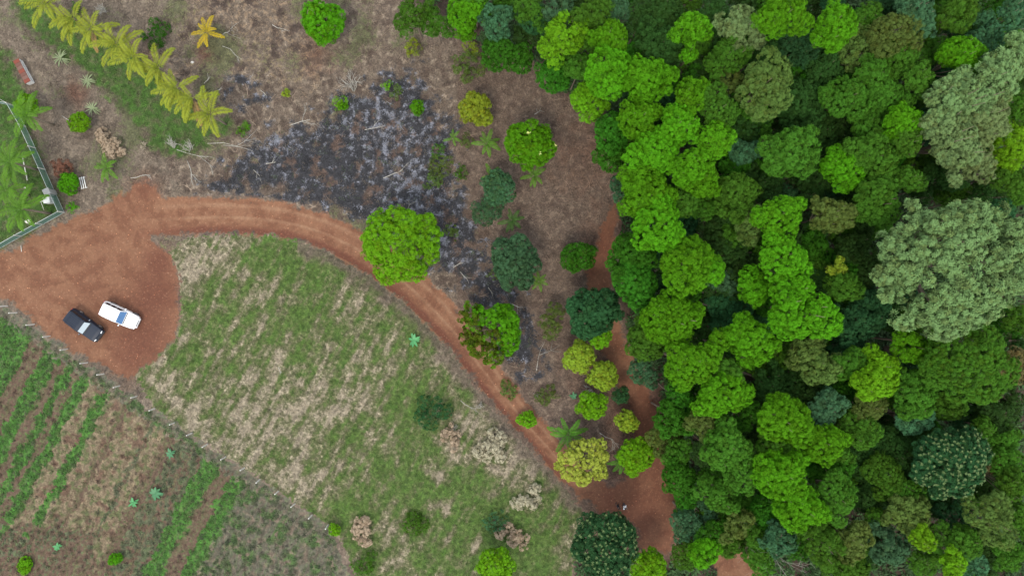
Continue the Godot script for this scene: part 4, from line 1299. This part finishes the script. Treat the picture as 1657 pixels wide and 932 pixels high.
func build_forest() -> void:
	# lower trees that show in the gaps between the crowns
	var r := RandomNumberGenerator.new()
	r.seed = 77
	var kinds := ["dark", "blue", "mid", "dark", "deep", "mid"]
	var fill := []
	for j in range(0, 22):
		for i in range(0, 25):
			var u := 650.0 + i * 42.0 + r.randf_range(-18, 18)
			var v := 5.0 + j * 43.0 + r.randf_range(-18, 18)
			var rad := r.randf_range(24, 34)
			var lk: String = kinds[r.randi() % 6]
			if u > 1660 or v > 935: continue
			var p := flat_at(u, v, 5.5)
			if samp(wood_f, p.x, p.y) < 2.2 or samp(road_f, p.x, p.y) > -1.8: continue
			var covered := false
			for t in forest:
				if Vector2(t[0] - u, t[1] - v).length() < t[2] * 0.62: covered = true
			for t in [[1550, 430, 120], [1575, 588, 70], [1544, 750, 56]]:
				if Vector2(t[0] - u, t[1] - v).length() < t[2] * 0.8: covered = true
			if not covered: fill.append([u, v, rad, "fine" if r.randf() < 0.6 else "dome", lk, r.randf_range(7.5, 10.5)])
	for t in forest:
		# right of the bright belt along the edge the canopy is duller
		if t[0] > 1330 and t[4] == "bright" and t[2] < 33: t[4] = "mid"
	var all := forest + fill
	var labels := forest_labels(all)
	for i in all.size():
		var t: Array = all[i]
		tree("broadleaf_tree" if i < forest.size() else "understorey_tree", t[0], t[1], t[2], t[3], t[4], t[5], labels[i], "broadleaf trees of the forest" if i < forest.size() else "low trees between the forest crowns")
	print("forest trees ", forest.size(), " + ", fill.size())
	# the three outstanding ones
	tree("giant_tree", 1550, 428, 116, "loose", "silver", 20, "huge silvery pale green spreading tree at the right edge", "", {"keep": 0.74, "thin": 0.8, "lobes": 150, "lobe": 0.125, "gap": 0.54, "leaf": [0.279, 0.139], "hr": 0.42, "wobble": 0.08, "spread": 0.45, "yellow": 0.25, "girth": 0.45})
	tree("giant_tree", 1578, 588, 72, "fine", "mid", 17, "broad mid-green finely leaved dome just below the silvery giant tree", "", {"lobes": 34, "lobe": 0.33, "gap": 0.39, "leaf": [0.180, 0.074], "hr": 0.5, "wobble": 0.12, "girth": 0.3, "yellow": 0.6})
	tree("blossoming_tree", 1544, 750, 60, "fine", "blue", 15, "round bluish tree flecked all over with pale green tips, lower right forest", "", {"lobes": 44, "lobe": 0.24, "gap": 0.42, "leaf": [0.213, 0.090], "hr": 0.55, "wobble": 0.12, "girth": 0.25, "bloom": 0.8, "bloom_size": 0.2, "bloom_color": hue(88, 110, 62)})
	# bare limbs that show above the crowns
	bare_shrub("dead_tree", 1222, 868, 11.0, Vector3(0.0, 0, 0), 3, hue(170, 166, 156), "pale", "dead tree of bare white branches standing over the lower forest", "tree")
	bare_shrub("dead_tree", 1322, 655, 12.5, Vector3(0.15, 0, 0), 2, hue(160, 156, 146), "grey", "dead tree of pale bare limbs beside the greyish tree, mid forest", "tree")
	bare_shrub("dead_tree", 900, 24, 9.5, Vector3(0.1, 0, -0.1), 4, hue(160, 156, 146), "grey", "bare grey branched tree near the top edge of the forest", "tree")
	bare_shrub("dead_tree", 1634, 52, 12.0, Vector3(0, 0, 0), 3, hue(160, 156, 146), "grey", "bare grey branched tree in the top right corner", "tree")
	bare_shrub("dead_tree", 1440, 300, 14.5, Vector3(0, 0, 0), 2, hue(130, 118, 104), "brown", "brown leafless limbs above the silvery giant tree's left side", "tree")

func build_clearing() -> void:
	var C := "trees of the clearing"
	var dome := {"lobes": 46, "lobe": 0.24, "gap": 0.42, "leaf": [0.221, 0.094], "hr": 0.75, "wobble": 0.035, "yellow": 0.6, "girth": 0.22}
	tree("dome_tree", 648, 396, 66, "dome", "lime", 8.5, "big round bright lime-green tree overhanging the bend of the dirt road", C, dome.merged({"spread": 0.42, "gap": 0.52}, true))
	tree("dome_tree", 858, 232, 41, "dome", "bright", 7, "round bright green tree with few pale blossoms in the brown clearing", C, dome.merged({"bloom": 0.012, "bloom_size": 0.28, "bloom_color": hue(190, 200, 120), "girth": 0.15, "lobes": 34, "lobe": 0.28}, true))
	tree("dome_tree", 520, 32, 36, "dome", "bright", 5.5, "bright green clumpy tree at the top edge of the brown litter", C, dome.merged({"wobble": 0.14, "lobes": 20, "lobe": 0.3, "yellow": 0.8}, true))
	var small := {"lobes": 20, "lobe": 0.32, "gap": 0.34, "leaf": [0.164, 0.074], "hr": 0.7, "wobble": 0.12, "yellow": 0.5}
	var thin := {"lobes": 20, "lobe": 0.24, "gap": 0.40, "leaf": [0.148, 0.066], "hr": 0.6, "wobble": 0.2, "yellow": 0.5, "thin": 0.6, "keep": 0.75, "twigs": 3, "per": 4}
	tree("small_tree", 770, 175, 29, "dome", "yellow", 4, "yellow-green small tree right of the burnt patch's top", C, small)
	tree("small_tree", 806, 303, 29, "fine", "teal", 5, "grey-green small tree with two cream blossoms beside the burnt patch", C, small.merged({"bloom": 0.01, "bloom_size": 0.3, "bloom_color": hue(205, 205, 160)}, true))
	tree("small_tree", 788, 340, 26, "fine", "teal", 4, "low grey-green leafy tree joined below the cream-blossomed one", C, small.merged({"leaf": [0.131, 0.049]}, true))
	tree("small_tree", 834, 424, 44, "dome", "teal", 6, "rounded blue-grey green tree right of the burnt ground", C, dome.merged({"lobes": 26, "lobe": 0.3, "wobble": 0.08, "yellow": 0.2}, true))
	tree("small_tree", 935, 415, 27, "dome", "deep", 4.5, "dark green small tree beside the side track's upper end", C, small.merged({"wobble": 0.2}, true))
	tree("small_tree", 793, 537, 56, "ragged", "bright", 6.5, "half-bare tree, bright green on its upper right side, overhanging the road", C, {"lobes": 46, "lobe": 0.2, "gap": 0.42, "leaf": [0.213, 0.098], "hr": 0.6, "wobble": 0.06, "keep": 0.85, "dry_side": Vector3(-0.75, 0.1, 0.66), "twigs": 6, "girth": 0.2, "spread": 0.4, "yellow": 0.4})
	tree("small_tree", 757, 105, 29, "ragged", "olive", 3.2, "sparse yellow-olive small tree near the forest's top corner", C, thin)
	tree("small_tree", 895, 520, 30, "ragged", "olive", 3.5, "sparse dull olive small tree left of the deep green one", C, thin)
	tree("small_tree", 960, 507, 44, "loose", "blue", 7, "deep blue-green tree growing over the side track's middle", C, {"lobes": 30, "lobe": 0.28, "gap": 0.46, "leaf": [0.279, 0.131], "hr": 0.6, "wobble": 0.12, "yellow": 0.2})
	tree("small_tree", 972, 545, 20, "dome", "lime", 5, "small lime tree tucked under the deep blue-green one", C, small)
	tree("small_tree", 938, 578, 27, "dome", "yellow", 4.5, "rounded golden-yellow small tree, upper of the yellow pair", C, small)
	tree("small_tree", 978, 608, 25, "dome", "yellow", 4.2, "golden-yellow small tree, lower of the yellow pair beside the side track", C, small)
	tree("small_tree", 958, 657, 25, "dome", "lime", 4, "lime-green low tree midway between road and side track", C, small)
	tree("small_tree", 1015, 683, 18.5, "fine", "yellow", 3.2, "small mustard-yellow round tree beside the side track", C, small)
	tree("small_tree", 945, 748, 44, "loose", "pale", 5.2, "pale yellow open-crowned tree leaning over the road's lower end", C, {"lobes": 44, "lobe": 0.2, "gap": 0.37, "leaf": [0.164, 0.090], "hr": 0.5, "wobble": 0.14, "keep": 0.8, "thin": 0.75, "twigs": 3, "yellow": 0.2, "per": 5})
	tree("small_tree", 1031, 738, 32, "fine", "lime", 5, "lime-green tree between the small palm and the forest edge", C, small)
	tree("small_tree", 1078, 715, 30, "fine", "olive", 6.5, "dull olive tree bridging the side track and the forest", C, small)
	tree("small_tree", 1005, 640, 14, "fine", "blue", 4, "little dark green tree right of the lower yellow one", C, small)
	tree("dome_tree", 979, 886, 57, "dome", "blue", 9, "large dark green tree crowned with cream flower heads, bottom centre", C, {"lobes": 40, "lobe": 0.27, "gap": 0.42, "leaf": [0.221, 0.090], "hr": 0.6, "wobble": 0.06, "yellow": 0.15, "girth": 0.25, "bloom": 0.5, "bloom_size": 0.2, "bloom_color": hue(88, 92, 60)})
	tree("small_tree", 800, 918, 30, "dome", "lime", 5, "lime-green tree cut by the bottom edge below the pasture", C, small)
	tree("small_tree", 1052, 918, 32, "dome", "lime", 6, "lime-green tree below the red turning place at the bottom edge", C, small)
	var S := "shrubs of the clearing"
	var bush := {"lobes": 12, "lobe": 0.4, "gap": 0.26, "leaf": [0.123, 0.057], "hr": 0.7, "wobble": 0.15, "category": "shrub", "stem": "stem", "foliage": "foliage", "girth": 0.05}
	var open_bush := {"lobes": 12, "lobe": 0.32, "gap": 0.31, "leaf": [0.115, 0.049], "hr": 0.6, "wobble": 0.25, "category": "shrub", "stem": "stem", "foliage": "foliage", "girth": 0.03, "keep": 0.8, "thin": 0.5, "spread": 0.5, "twigs": 2, "per": 4}
	for q in [[852, 680, 15, "lime", 1.8, 0, "lime-green shrub on the road's upper edge"], [675, 172, 13, "bright", 1.6, 0, "single bright green bush on the blackened ground"], [125, 196, 18, "lime", 2, 0, "rounded lime shrub on the grey lane by the garden"], [107, 296, 18, "bright", 1.8, 0, "bright green shrub against the garden mesh fence"], [38, 168, 20, "lime", 2.2, 0, "lime shrub behind the palm at the fence end"], [700, 665, 34, "blue", 1.6, 1, "dark green low bush at the pasture's right side"], [715, 268, 24, "olive", 1.6, 1, "thin olive shrub at the burnt patch's right rim"], [668, 76, 16, "yellow", 1.4, 1, "yellowish thin shrub alone on the upper brown litter"], [642, 150, 14, "olive", 1.2, 1, "pale thin shrub among charred sticks at the burn's top"], [250, 55, 27, "deep", 1.0, 1, "dark green low weeds behind the palm row"], [540, 858, 10, "lime", 1.3, 0, "tiny lime bush beside the straw clump"], [708, 243, 13, "mid", 1.2, 1, "small grey-green shrub right of the burn centre"], [393, 208, 12, "bright", 0.7, 1, "green weeds by the end of the palm row"], [757, 226, 12, "olive", 1.2, 1, "pale dry shrub between two small palms"], [670, 850, 24, "mid", 0.7, 1, "low leafy weeds in the lower pasture"], [885, 640, 22, "olive", 1.1, 1, "grey-green thin shrub right of the road"], [820, 632, 16, "olive", 0.9, 1, "dry olive shrub at the road's right edge"], [184, 905, 10, "bright", 0.9, 0, "small green bush in the crop field near the bottom"], [37, 917, 13, "lime", 0.9, 0, "light green bush in the bottom left corner"], [590, 915, 20, "mid", 1.0, 1, "low dark weeds at the bottom below the straw clump"], [120, 18, 14, "mid", 1.0, 1, "grey-green weeds between the upper palms"], [800, 845, 22, "teal", 1.1, 1, "grey-green thin shrub on the lower pasture"], [762, 78, 14, "yellow", 1.8, 1, "yellow sprigs of shrub at the forest's corner"], [117, 335, 10, "bright", 0.6, 1, "small green weeds at the fence corner"], [625, 140, 11, "lime", 0.9, 1, "lime sprouts at the burn's top edge, left of the pale thin shrub"], [548, 165, 12, "lime", 0.8, 1, "light green sprouts left of the pale leafless shrub"], [555, 172, 7, "bright", 0.6, 0, "tiny bright bush at the burn's upper left rim"], [462, 150, 6, "yellow", 0.7, 0, "tiny yellow bush alone on the upper litter"], [700, 290, 16, "olive", 1.1, 1, "olive low growth right of the burn's lower half"], [730, 375, 14, "olive", 0.9, 1, "thin brownish-olive shrub right of the lime tree"], [745, 280, 14, "mid", 1.0, 1, "thin green shrub between burn and cream-blossomed tree"], [800, 440, 14, "olive", 1.2, 1, "olive growth at the blue-grey tree's lower left"]]:
		tree("shrub", q[0], q[1], q[2], "fine", q[3], q[4], q[6], S, open_bush if q[5] else bush)
	# palms
	var olive := hue(122, 132, 42)
	var gold := hue(160, 140, 32)
	var fresh := hue(78, 116, 36)
	var west := Vector2(-0.8, 0.6)
	var row := [[72, 4, 3.0, 4.5, "topmost palm of the row, cut by the top edge"], [117, 30, 2.8, 4.5, "second palm of the row from the top edge"], [146, 46, 2.6, 4.5, "third palm of the row, beside its leaning trunk"], [187, 73, 2.9, 4.6, "fourth palm of the row, in front of the dark weeds"], [215, 92, 2.9, 4.8, "fifth palm of the row, at its middle"], [256, 110, 2.8, 4.6, "sixth palm of the row from the top"], [285, 142, 2.9, 4.8, "seventh palm of the row, third from its lower end"], [310, 158, 3.0, 4.8, "palm last but one in the row"], [338, 184, 3.0, 4.6, "lowest palm of the row, beside the burnt ground"]]
	for q in row: palm(q[0], q[1], q[2] * 1.08, q[3], olive, "olive", 11, "olive-green coconut palm, " + q[4], "coconut_palm", west)
	palm(43, 186, 2.9, 4.5, fresh, "fresh", 12, "green coconut palm over the bend of the garden fence")
	palm(14, 262, 2.8, 4.5, fresh, "fresh", 12, "green coconut palm at the left edge inside the garden")
	palm(34, 338, 3.0, 4.8, fresh, "fresh", 12, "green coconut palm inside the garden's lower corner")
	palm(8, 308, 2.4, 4.0, fresh, "fresh", 11, "green coconut palm at the left edge above the fence corner palm")
	palm(171, 271, 1.8, 1.2, fresh, "fresh", 11, "low bushy young palm outside the fence near the road", "young_palm")
	palm(334, 52, 2.1, 1.8, gold, "gold", 8, "golden-yellow young palm standing alone on the brown litter", "young_palm")
	palm(733, 224, 1.2, 0.9, fresh, "fresh", 7, "tiny bright palm at the right rim of the burn", "young_palm")
	palm(788, 232, 1.9, 1.5, fresh, "fresh", 9, "young green palm left of the round bright tree", "young_palm")
	palm(864, 284, 1.7, 1.2, fresh, "fresh", 9, "young palm half under the round bright tree", "young_palm")
	palm(795, 284, 1.6, 1.2, fresh, "fresh", 8, "young palm just above the cream-blossomed tree", "young_palm")
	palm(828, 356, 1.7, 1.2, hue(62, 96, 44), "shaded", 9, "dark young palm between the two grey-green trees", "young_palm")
	palm(872, 455, 1.4, 1.0, fresh, "fresh", 8, "young palm at the lower right of the blue-grey tree", "young_palm")
	palm(920, 702, 2.5, 2.0, hue(70, 118, 34), "vivid", 10, "vivid green palm spreading over the road beside the pale yellow tree", "young_palm")
	palm(1006, 745, 2.0, 1.6, hue(70, 118, 34), "vivid", 9, "green palm right of the pale yellow tree on the grassy mound", "young_palm")
	palm(1105, 852, 1.6, 2.2, hue(62, 104, 62), "bluish", 7, "bluish young palm at the forest edge of the turning place", "young_palm")
	# broad-leaved plants and dry rosettes
	rosette("banana_plant", 670, 550, 1.05, 0.3, 9, hue(66, 134, 78), "banana", "single bluish-green broad-leaved plant near the pasture's right edge", "plant")
	rosette("banana_plant", 277, 733, 0.8, 0.26, 8, hue(60, 112, 72), "banana_dark", "dark broad-leaved plant in the crop field, upper one", "plant")
	rosette("banana_plant", 252, 797, 1.1, 0.34, 9, hue(60, 112, 72), "banana_dark", "larger dark broad-leaved plant in the crop field's middle", "plant")
	rosette("banana_plant", 217, 812, 0.75, 0.22, 8, hue(78, 118, 80), "banana", "small pale broad-leaved plant left of the larger field plant", "plant")
	rosette("banana_plant", 94, 883, 0.7, 0.25, 7, hue(60, 120, 80), "banana", "small bluish plant near the field's bottom left", "plant")
	rosette("banana_plant", 928, 640, 0.6, 0.22, 7, hue(60, 110, 70), "banana_dark", "small broad-leaved plant on brown litter right of the road", "plant")
	for q in [[99, 95, 1.3, "largest pale spiky rosette on the grey lane, uppermost"], [142, 132, 1.1, "pale spiky rosette on the lane, middle of three"], [151, 176, 1.1, "pale spiky rosette beside the lime shrub, lowest of three"]]:
		rosette("spiky_rosette", q[0], q[1], q[2], 0.1, 22, hue(118, 130, 92), "spiky", q[3], "plant", "pale rosettes on the lane")
	# dry and leafless shrubs
	var pale := hue(168, 158, 142)
	var grey := hue(132, 122, 112)
	var dry := [[572, 148, 3.0, Vector3(-0.05, 0, -0.75), 7, pale, "pale", "pale leafless shrub with upright stems at the burn's upper edge"], [775, 655, 1.0, Vector3.ZERO, 8, grey, "grey", "grey twiggy shrub on the road's left bank"], [168, 18, 1.6, Vector3.ZERO, 12, pale, "pale", "grey leafless shrub at the top of the palm row"], [958, 628, 1.2, Vector3(-0.3, 0, 0.4), 5, pale, "pale", "fallen-looking bare shrub between the yellow trees"], [280, 240, 1.7, Vector3(0.1, 0, -0.5), 7, pale, "pale", "pale bare shrub at the brush line, left one"], [308, 243, 1.7, Vector3(0.1, 0, -0.6), 8, pale, "pale", "pale bare shrub at the brush line, right one"], [232, 237, 0.8, Vector3.ZERO, 12, hue(170, 158, 138), "tan", "small pale dry weed clump left of the brush line"], [735, 690, 0.9, Vector3.ZERO, 10, grey, "grey", "small grey twigs right of the dark green bush"], [870, 640, 0.9, Vector3.ZERO, 8, grey, "grey", "grey twigs right of the road below the half-bare tree"], [795, 530, 3.0, Vector3.ZERO, 5, hue(96, 84, 72), "brownish", "dark bare boughs inside the half-green tree"]]
	var withered := {"lobes": 14, "lobe": 0.3, "gap": 0.3, "leaf": [0.2, 0.05], "hr": 0.5, "wobble": 0.3, "category": "shrub", "stem": "stem", "foliage": "foliage", "girth": 0.04, "keep": 0.7, "thin": 0.6, "twigs": 3, "yellow": 0.1, "spread": 0.4}
	for q in [[797, 725, 28, "cream", 1.3, "cream dry shrub, larger one beside the road's left edge"], [730, 706, 21, "cream", 1.0, "cream dry shrub just below the dark green bush"], [855, 815, 24, "cream", 1.1, "pale dry shrub in the lower pasture, right one"], [832, 868, 24, "cream", 1.1, "pale dry shrub lowest in the pasture near the dark tree"], [98, 270, 18, "russet", 1.3, "russet leafless shrub outside the garden fence"], [180, 232, 26, "cream", 0.8, "heap of straw-coloured dry weeds on the lane"], [585, 862, 22, "cream", 1.0, "clump of dry straw-coloured canes in the lower pasture"]]: tree("dry_shrub", q[0], q[1], q[2], "ragged", q[3], q[4], q[5], "dry and leafless shrubs", withered)
	for q in dry: bare_shrub("dry_shrub", q[0], q[1], q[2], q[3], q[4], q[5], q[6], q[7], "shrub", "dry and leafless shrubs")
	var br := [[285, 222 + 20, 340, 258, "pale", "long pale branch in the brush line by the red soil patch"], [210, 288, 240, 280, "pale", "straight pale branch lying along the lane's end"], [302, 260, 313, 300, "pale", "pale branch pointing down to the road from the brush line"], [335, 232, 410, 240, "pale", "pale branchy top lying left of the ash"], [470, 202, 515, 190, "pale", "pale splintered branch at the burn's upper edge"], [410, 275, 425, 290, "grey", "short curved branch on the char near the ash"], [430, 265, 452, 262, "pale", "pale branch on the ash in the upper burn"], [640, 370, 668, 330, "grey", "thin grey branch on the burn above the lime tree"], [733, 433, 752, 420, "pale", "pale forked branch right of the lime tree"], [745, 440, 760, 456, "pale", "pale branch on char right of the lime tree, lower one"], [790, 465, 800, 478, "grey", "grey branch on char above the half-bare tree"], [868, 600, 878, 550, "grey", "long straight branch on the black strip"], [828, 492, 850, 502, "pale", "curved pale branch right of the half-bare tree"], [970, 700, 1000, 715, "pale", "pale branch above the pale yellow tree"], [620, 288, 665, 270, "pale", "pale branch lying in the middle of the burn"], [355, 60, 385, 45, "pale", "pale branch on tan litter right of the golden palm"], [360, 75, 390, 95, "grey", "grey branch below the tan litter"], [330, 135, 345, 120, "pale", "bleached branch by the small dark heap"], [345, 150, 362, 142, "pale", "short bleached branch above the lowest palm"], [420, 145, 432, 154, "pale", "pale stick at the small burnt spot"], [440, 40, 462, 50, "pale", "pale stick across the upper litter"], [745, 648, 770, 665, "grey", "grey branch on the left bank of the road"], [865, 185, 880, 176, "grey", "thin branch on brown litter above the round tree"], [590, 210, 620, 205, "pale", "pale branch in the upper burn"], [450, 594, 455, 608, "pale", "straight pale stick in the middle of the pasture"]]
	for q in br: fallen_branch(q[0], q[1], q[2], q[3], 0.045, 2 if Vector2(q[0] - q[2], q[1] - q[3]).length() > 24 else 1, pale if q[4] == "pale" else grey, q[4], q[5])
	# leaning trunk in the palm row
	fallen_branch(130, 22, 166, 56, 0.13, 0, hue(120, 104, 88), "trunkwood", "brown trunk lying slantwise between the upper palms", "fallen_log", "")

func build_stuff() -> void:
	var vm := mat("grass_blades", Color.WHITE, 0.8, 0.0, true, 0.3)
	var tuft := tuft_mesh(1, 9, 0.16, 0.07, 0.028)
	var on_pasture := func(x, z): return samp(past_f, x, z) > 0.15 and samp(road_f, x, z) < -0.3
	var a := sown(62000, flat_at(210, 370), flat_at(960, 980), on_pasture, Vector2(0.7, 1.5), Vector2(0.7, 1.5))
	stuff("pasture_grass", tuft, vm, a[0], a[1], "short green and straw-coloured grass of the pasture", "grass")
	var on_lawn := func(x, z): return samp(lawn_f, x, z) > -0.4 and samp(road_f, x, z) < -0.3
	a = sown(26000, flat_at(-90, -20), flat_at(400, 440), on_lawn, Vector2(0.7, 1.6), Vector2(0.9, 1.6))
	stuff("garden_grass", tuft, vm, a[0], a[1], "green grass round the palms and in the garden", "grass")
	var leafy := tuft_mesh(2, 12, 0.2, 0.09, 0.075)
	var on_crop := func(x, z):
		if samp(crop_f, x, z) < 0.2: return false
		var c := map_color(x, z)
		return c.g > c.r * 1.12 or rng.randf() < 0.1
	a = sown(30000, flat_at(-90, 480), flat_at(580, 980), on_crop, Vector2(0.5, 1.5), Vector2(0.6, 1.6))
	stuff("crop_plants", leafy, vm, a[0], a[1], "rows of low leafy green crop plants", "crop")
	var straw := tuft_mesh(3, 8, 0.24, 0.08, 0.02)
	var on_dry := func(x, z):
		if samp(crop_f, x, z) > 0.2:
			var c := map_color(x, z)
			return c.g < c.r * 1.12
		return false
	a = sown(24000, flat_at(-90, 480), flat_at(580, 980), on_dry, Vector2(0.6, 1.3), Vector2(0.9, 1.8))
	stuff("field_straw", straw, vm, a[0], a[1], "dry straw between the crop rows", "straw")
	# litter: twigs and dead leaves on the brown ground and the burn
	var bits := tuft_mesh(4, 10, 0.2, 0.16, 0.035)
	var on_litter := func(x, z): return samp(past_f, x, z) < -0.1 and samp(crop_f, x, z) < -0.1 and samp(road_f, x, z) < -0.25 and samp(wood_f, x, z) < 2.0
	a = sown(56000, flat_at(-60, -20), flat_at(1110, 900), on_litter, Vector2(0.5, 1.5), Vector2(0.7, 1.75))
	stuff("leaf_litter", bits, mat("litter_bits", Color.WHITE, 0.9, 0.0, true), a[0], a[1], "dead leaves, twigs and ash covering the cleared ground", "litter")
	var on_burn := func(x, z): return samp(burn_f, x, z) > 0.2 and samp(road_f, x, z) < -0.4
	a = sown(2400, flat_at(315, 100), flat_at(890, 610), on_burn, Vector2(0.5, 1.6), Vector2(0.6, 1.2))
	for k in a[1].size():
		var m := rng.randf_range(0.6, 1.2)
		a[1][k] = Color(0.30 * m, 0.24 * m, 0.17 * m) if rng.randf() < 0.7 else Color(0.10 * m, 0.16 * m, 0.05 * m)
	stuff("scorched_tufts", straw, vm, a[0], a[1], "scorched straw and sprouting tufts on the burnt ground", "tufts")
	var twig := begin()
	tube(twig, [Vector3(-0.4, 0.03, 0), Vector3(0, 0.06, 0.04), Vector3(0.45, 0.03, -0.03)], [0.014, 0.012, 0.007], 4)
	tube(twig, [Vector3(0, 0.06, 0.04), Vector3(0.25, 0.08, 0.25)], [0.009, 0.005], 4)
	a = sown(5200, flat_at(230, -10), flat_at(1100, 780), on_litter, Vector2(0.5, 1.7), Vector2(1.0, 2.6))
	stuff("twigs", done(twig), mat("litter_bits", Color.WHITE, 0.9, 0.0, true), a[0], a[1], "thin dead twigs strewn over the clearing and the burn", "twigs")
	# stones
	var rock := begin()
	var rr := RandomNumberGenerator.new()
	rr.seed = 8
	var ring := []
	for k in 7: ring.append(Vector3(cos(TAU * k / 7), 0, sin(TAU * k / 7)) * 0.07 * rr.randf_range(0.75, 1.2))
	for k in 7:
		var p: Vector3 = ring[k]; var q: Vector3 = ring[(k + 1) % 7]
		quad(rock, p - Vector3(0, 0.02, 0), q - Vector3(0, 0.02, 0), q * 0.7 + Vector3(0, 0.045, 0), p * 0.7 + Vector3(0, 0.045, 0))
		tri(rock, p * 0.7 + Vector3(0, 0.045, 0), q * 0.7 + Vector3(0, 0.045, 0), Vector3(0.01, 0.06, 0))
	var on_road := func(x, z): return samp(road_f, x, z) > 0.1 and (x < -40 or rng.randf() < 0.35)
	a = sown(5200, flat_at(-60, 290), flat_at(1110, 900), on_road, Vector2(0.3, 1.15), Vector2(1.1, 3.0))
	stuff("stones", done(rock), mat("litter_bits", Color.WHITE, 0.9, 0.0, true), a[0], a[1], "small pale stones scattered over the red dirt", "stones")
	# undergrowth on the forest floor
	var under := tuft_mesh(5, 26, 0.5, 0.3, 0.16)
	var xf := []
	var cols := PackedColorArray()
	for k in 5200:
		var x := rng.randf_range(-14, 60)
		var z := rng.randf_range(-36, 36)
		if samp(wood_f, x, z) < 0.6 or samp(road_f, x, z) > -0.5: continue
		var s := rng.randf_range(0.7, 1.9)
		xf.append(Transform3D(Basis(Vector3.UP, rng.randf() * TAU).scaled(Vector3.ONE * s), Vector3(x, ground_y(x, z), z)))
		var m := rng.randf_range(0.6, 1.3)
		cols.append(Color(0.035 * m, 0.085 * m, 0.02 * m))
	stuff("undergrowth", under, vm, xf, cols, "low dark leafy undergrowth on the forest floor", "undergrowth")

func _ready() -> void:
	rng.seed = 20
	# camera, sky, sun, exposure
	var cam := Camera3D.new()
	cam.name = "camera"
	cam.position = Vector3(0, CAM_H, 0)
	cam.rotation = Vector3(-PI / 2, 0, 0)
	cam.fov = rad_to_deg(2.0 * atan(466.0 / FOCAL))
	cam.near = 0.5
	cam.far = 2500.0
	add_child(cam)
	cam.current = true
	var env := Environment.new()
	env.background_mode = Environment.BG_SKY
	var sky := Sky.new()
	var sm := ProceduralSkyMaterial.new()
	sm.sky_top_color = Color(0.86, 0.885, 0.92)
	sm.sky_horizon_color = Color(0.80, 0.82, 0.84)
	sm.sky_curve = 0.2
	sm.ground_bottom_color = Color(0.25, 0.25, 0.2)
	sm.ground_horizon_color = Color(0.5, 0.5, 0.48)
	sky.sky_material = sm
	env.sky = sky
	env.tonemap_mode = Environment.TONE_MAPPER_LINEAR
	env.tonemap_exposure = 2.2
	env.sdfgi_enabled = true
	env.ssao_enabled = true
	env.ssil_enabled = true
	var we := WorldEnvironment.new()
	we.name = "world_environment"
	we.environment = env
	add_child(we)
	var sun := DirectionalLight3D.new()
	sun.name = "sun"
	sun.light_energy = 0.4
	sun.light_angular_distance = 18.0
	sun.light_color = Color(1.0, 0.97, 0.92)
	sun.shadow_enabled = true
	sun.rotation_degrees = Vector3(-62, -20, 0)
	add_child(sun)
	# setting
	var t0 := Time.get_ticks_msec()
	build_regions()
	print("regions ", Time.get_ticks_msec() - t0)
	build_map()
	print("map ", Time.get_ticks_msec() - t0)
	build_ground()
	print("ground ", Time.get_ticks_msec() - t0)
	build_forest()
	print("forest ", Time.get_ticks_msec() - t0)
	build_clearing()
	print("clearing ", Time.get_ticks_msec() - t0)
	build_fences()
	build_small()
	build_cars()
	print("built ", Time.get_ticks_msec() - t0)
	person(1009, 817, -0.6, Color(0.72, 0.73, 0.75), Color(0.03, 0.03, 0.04), "person in a white shirt and dark trousers standing on the red turning place", true)
	person(999, 817, 0.9, Color(0.02, 0.02, 0.024), Color(0.03, 0.03, 0.035), "person in dark clothes standing beside the dark flowering tree", false)
	print("people ", Time.get_ticks_msec() - t0)
	build_stuff()
	print("stuff ", Time.get_ticks_msec() - t0)
	for o in find_children("*", "GeometryInstance3D", true, false):
		o.cast_shadow = GeometryInstance3D.SHADOW_CASTING_SETTING_ON
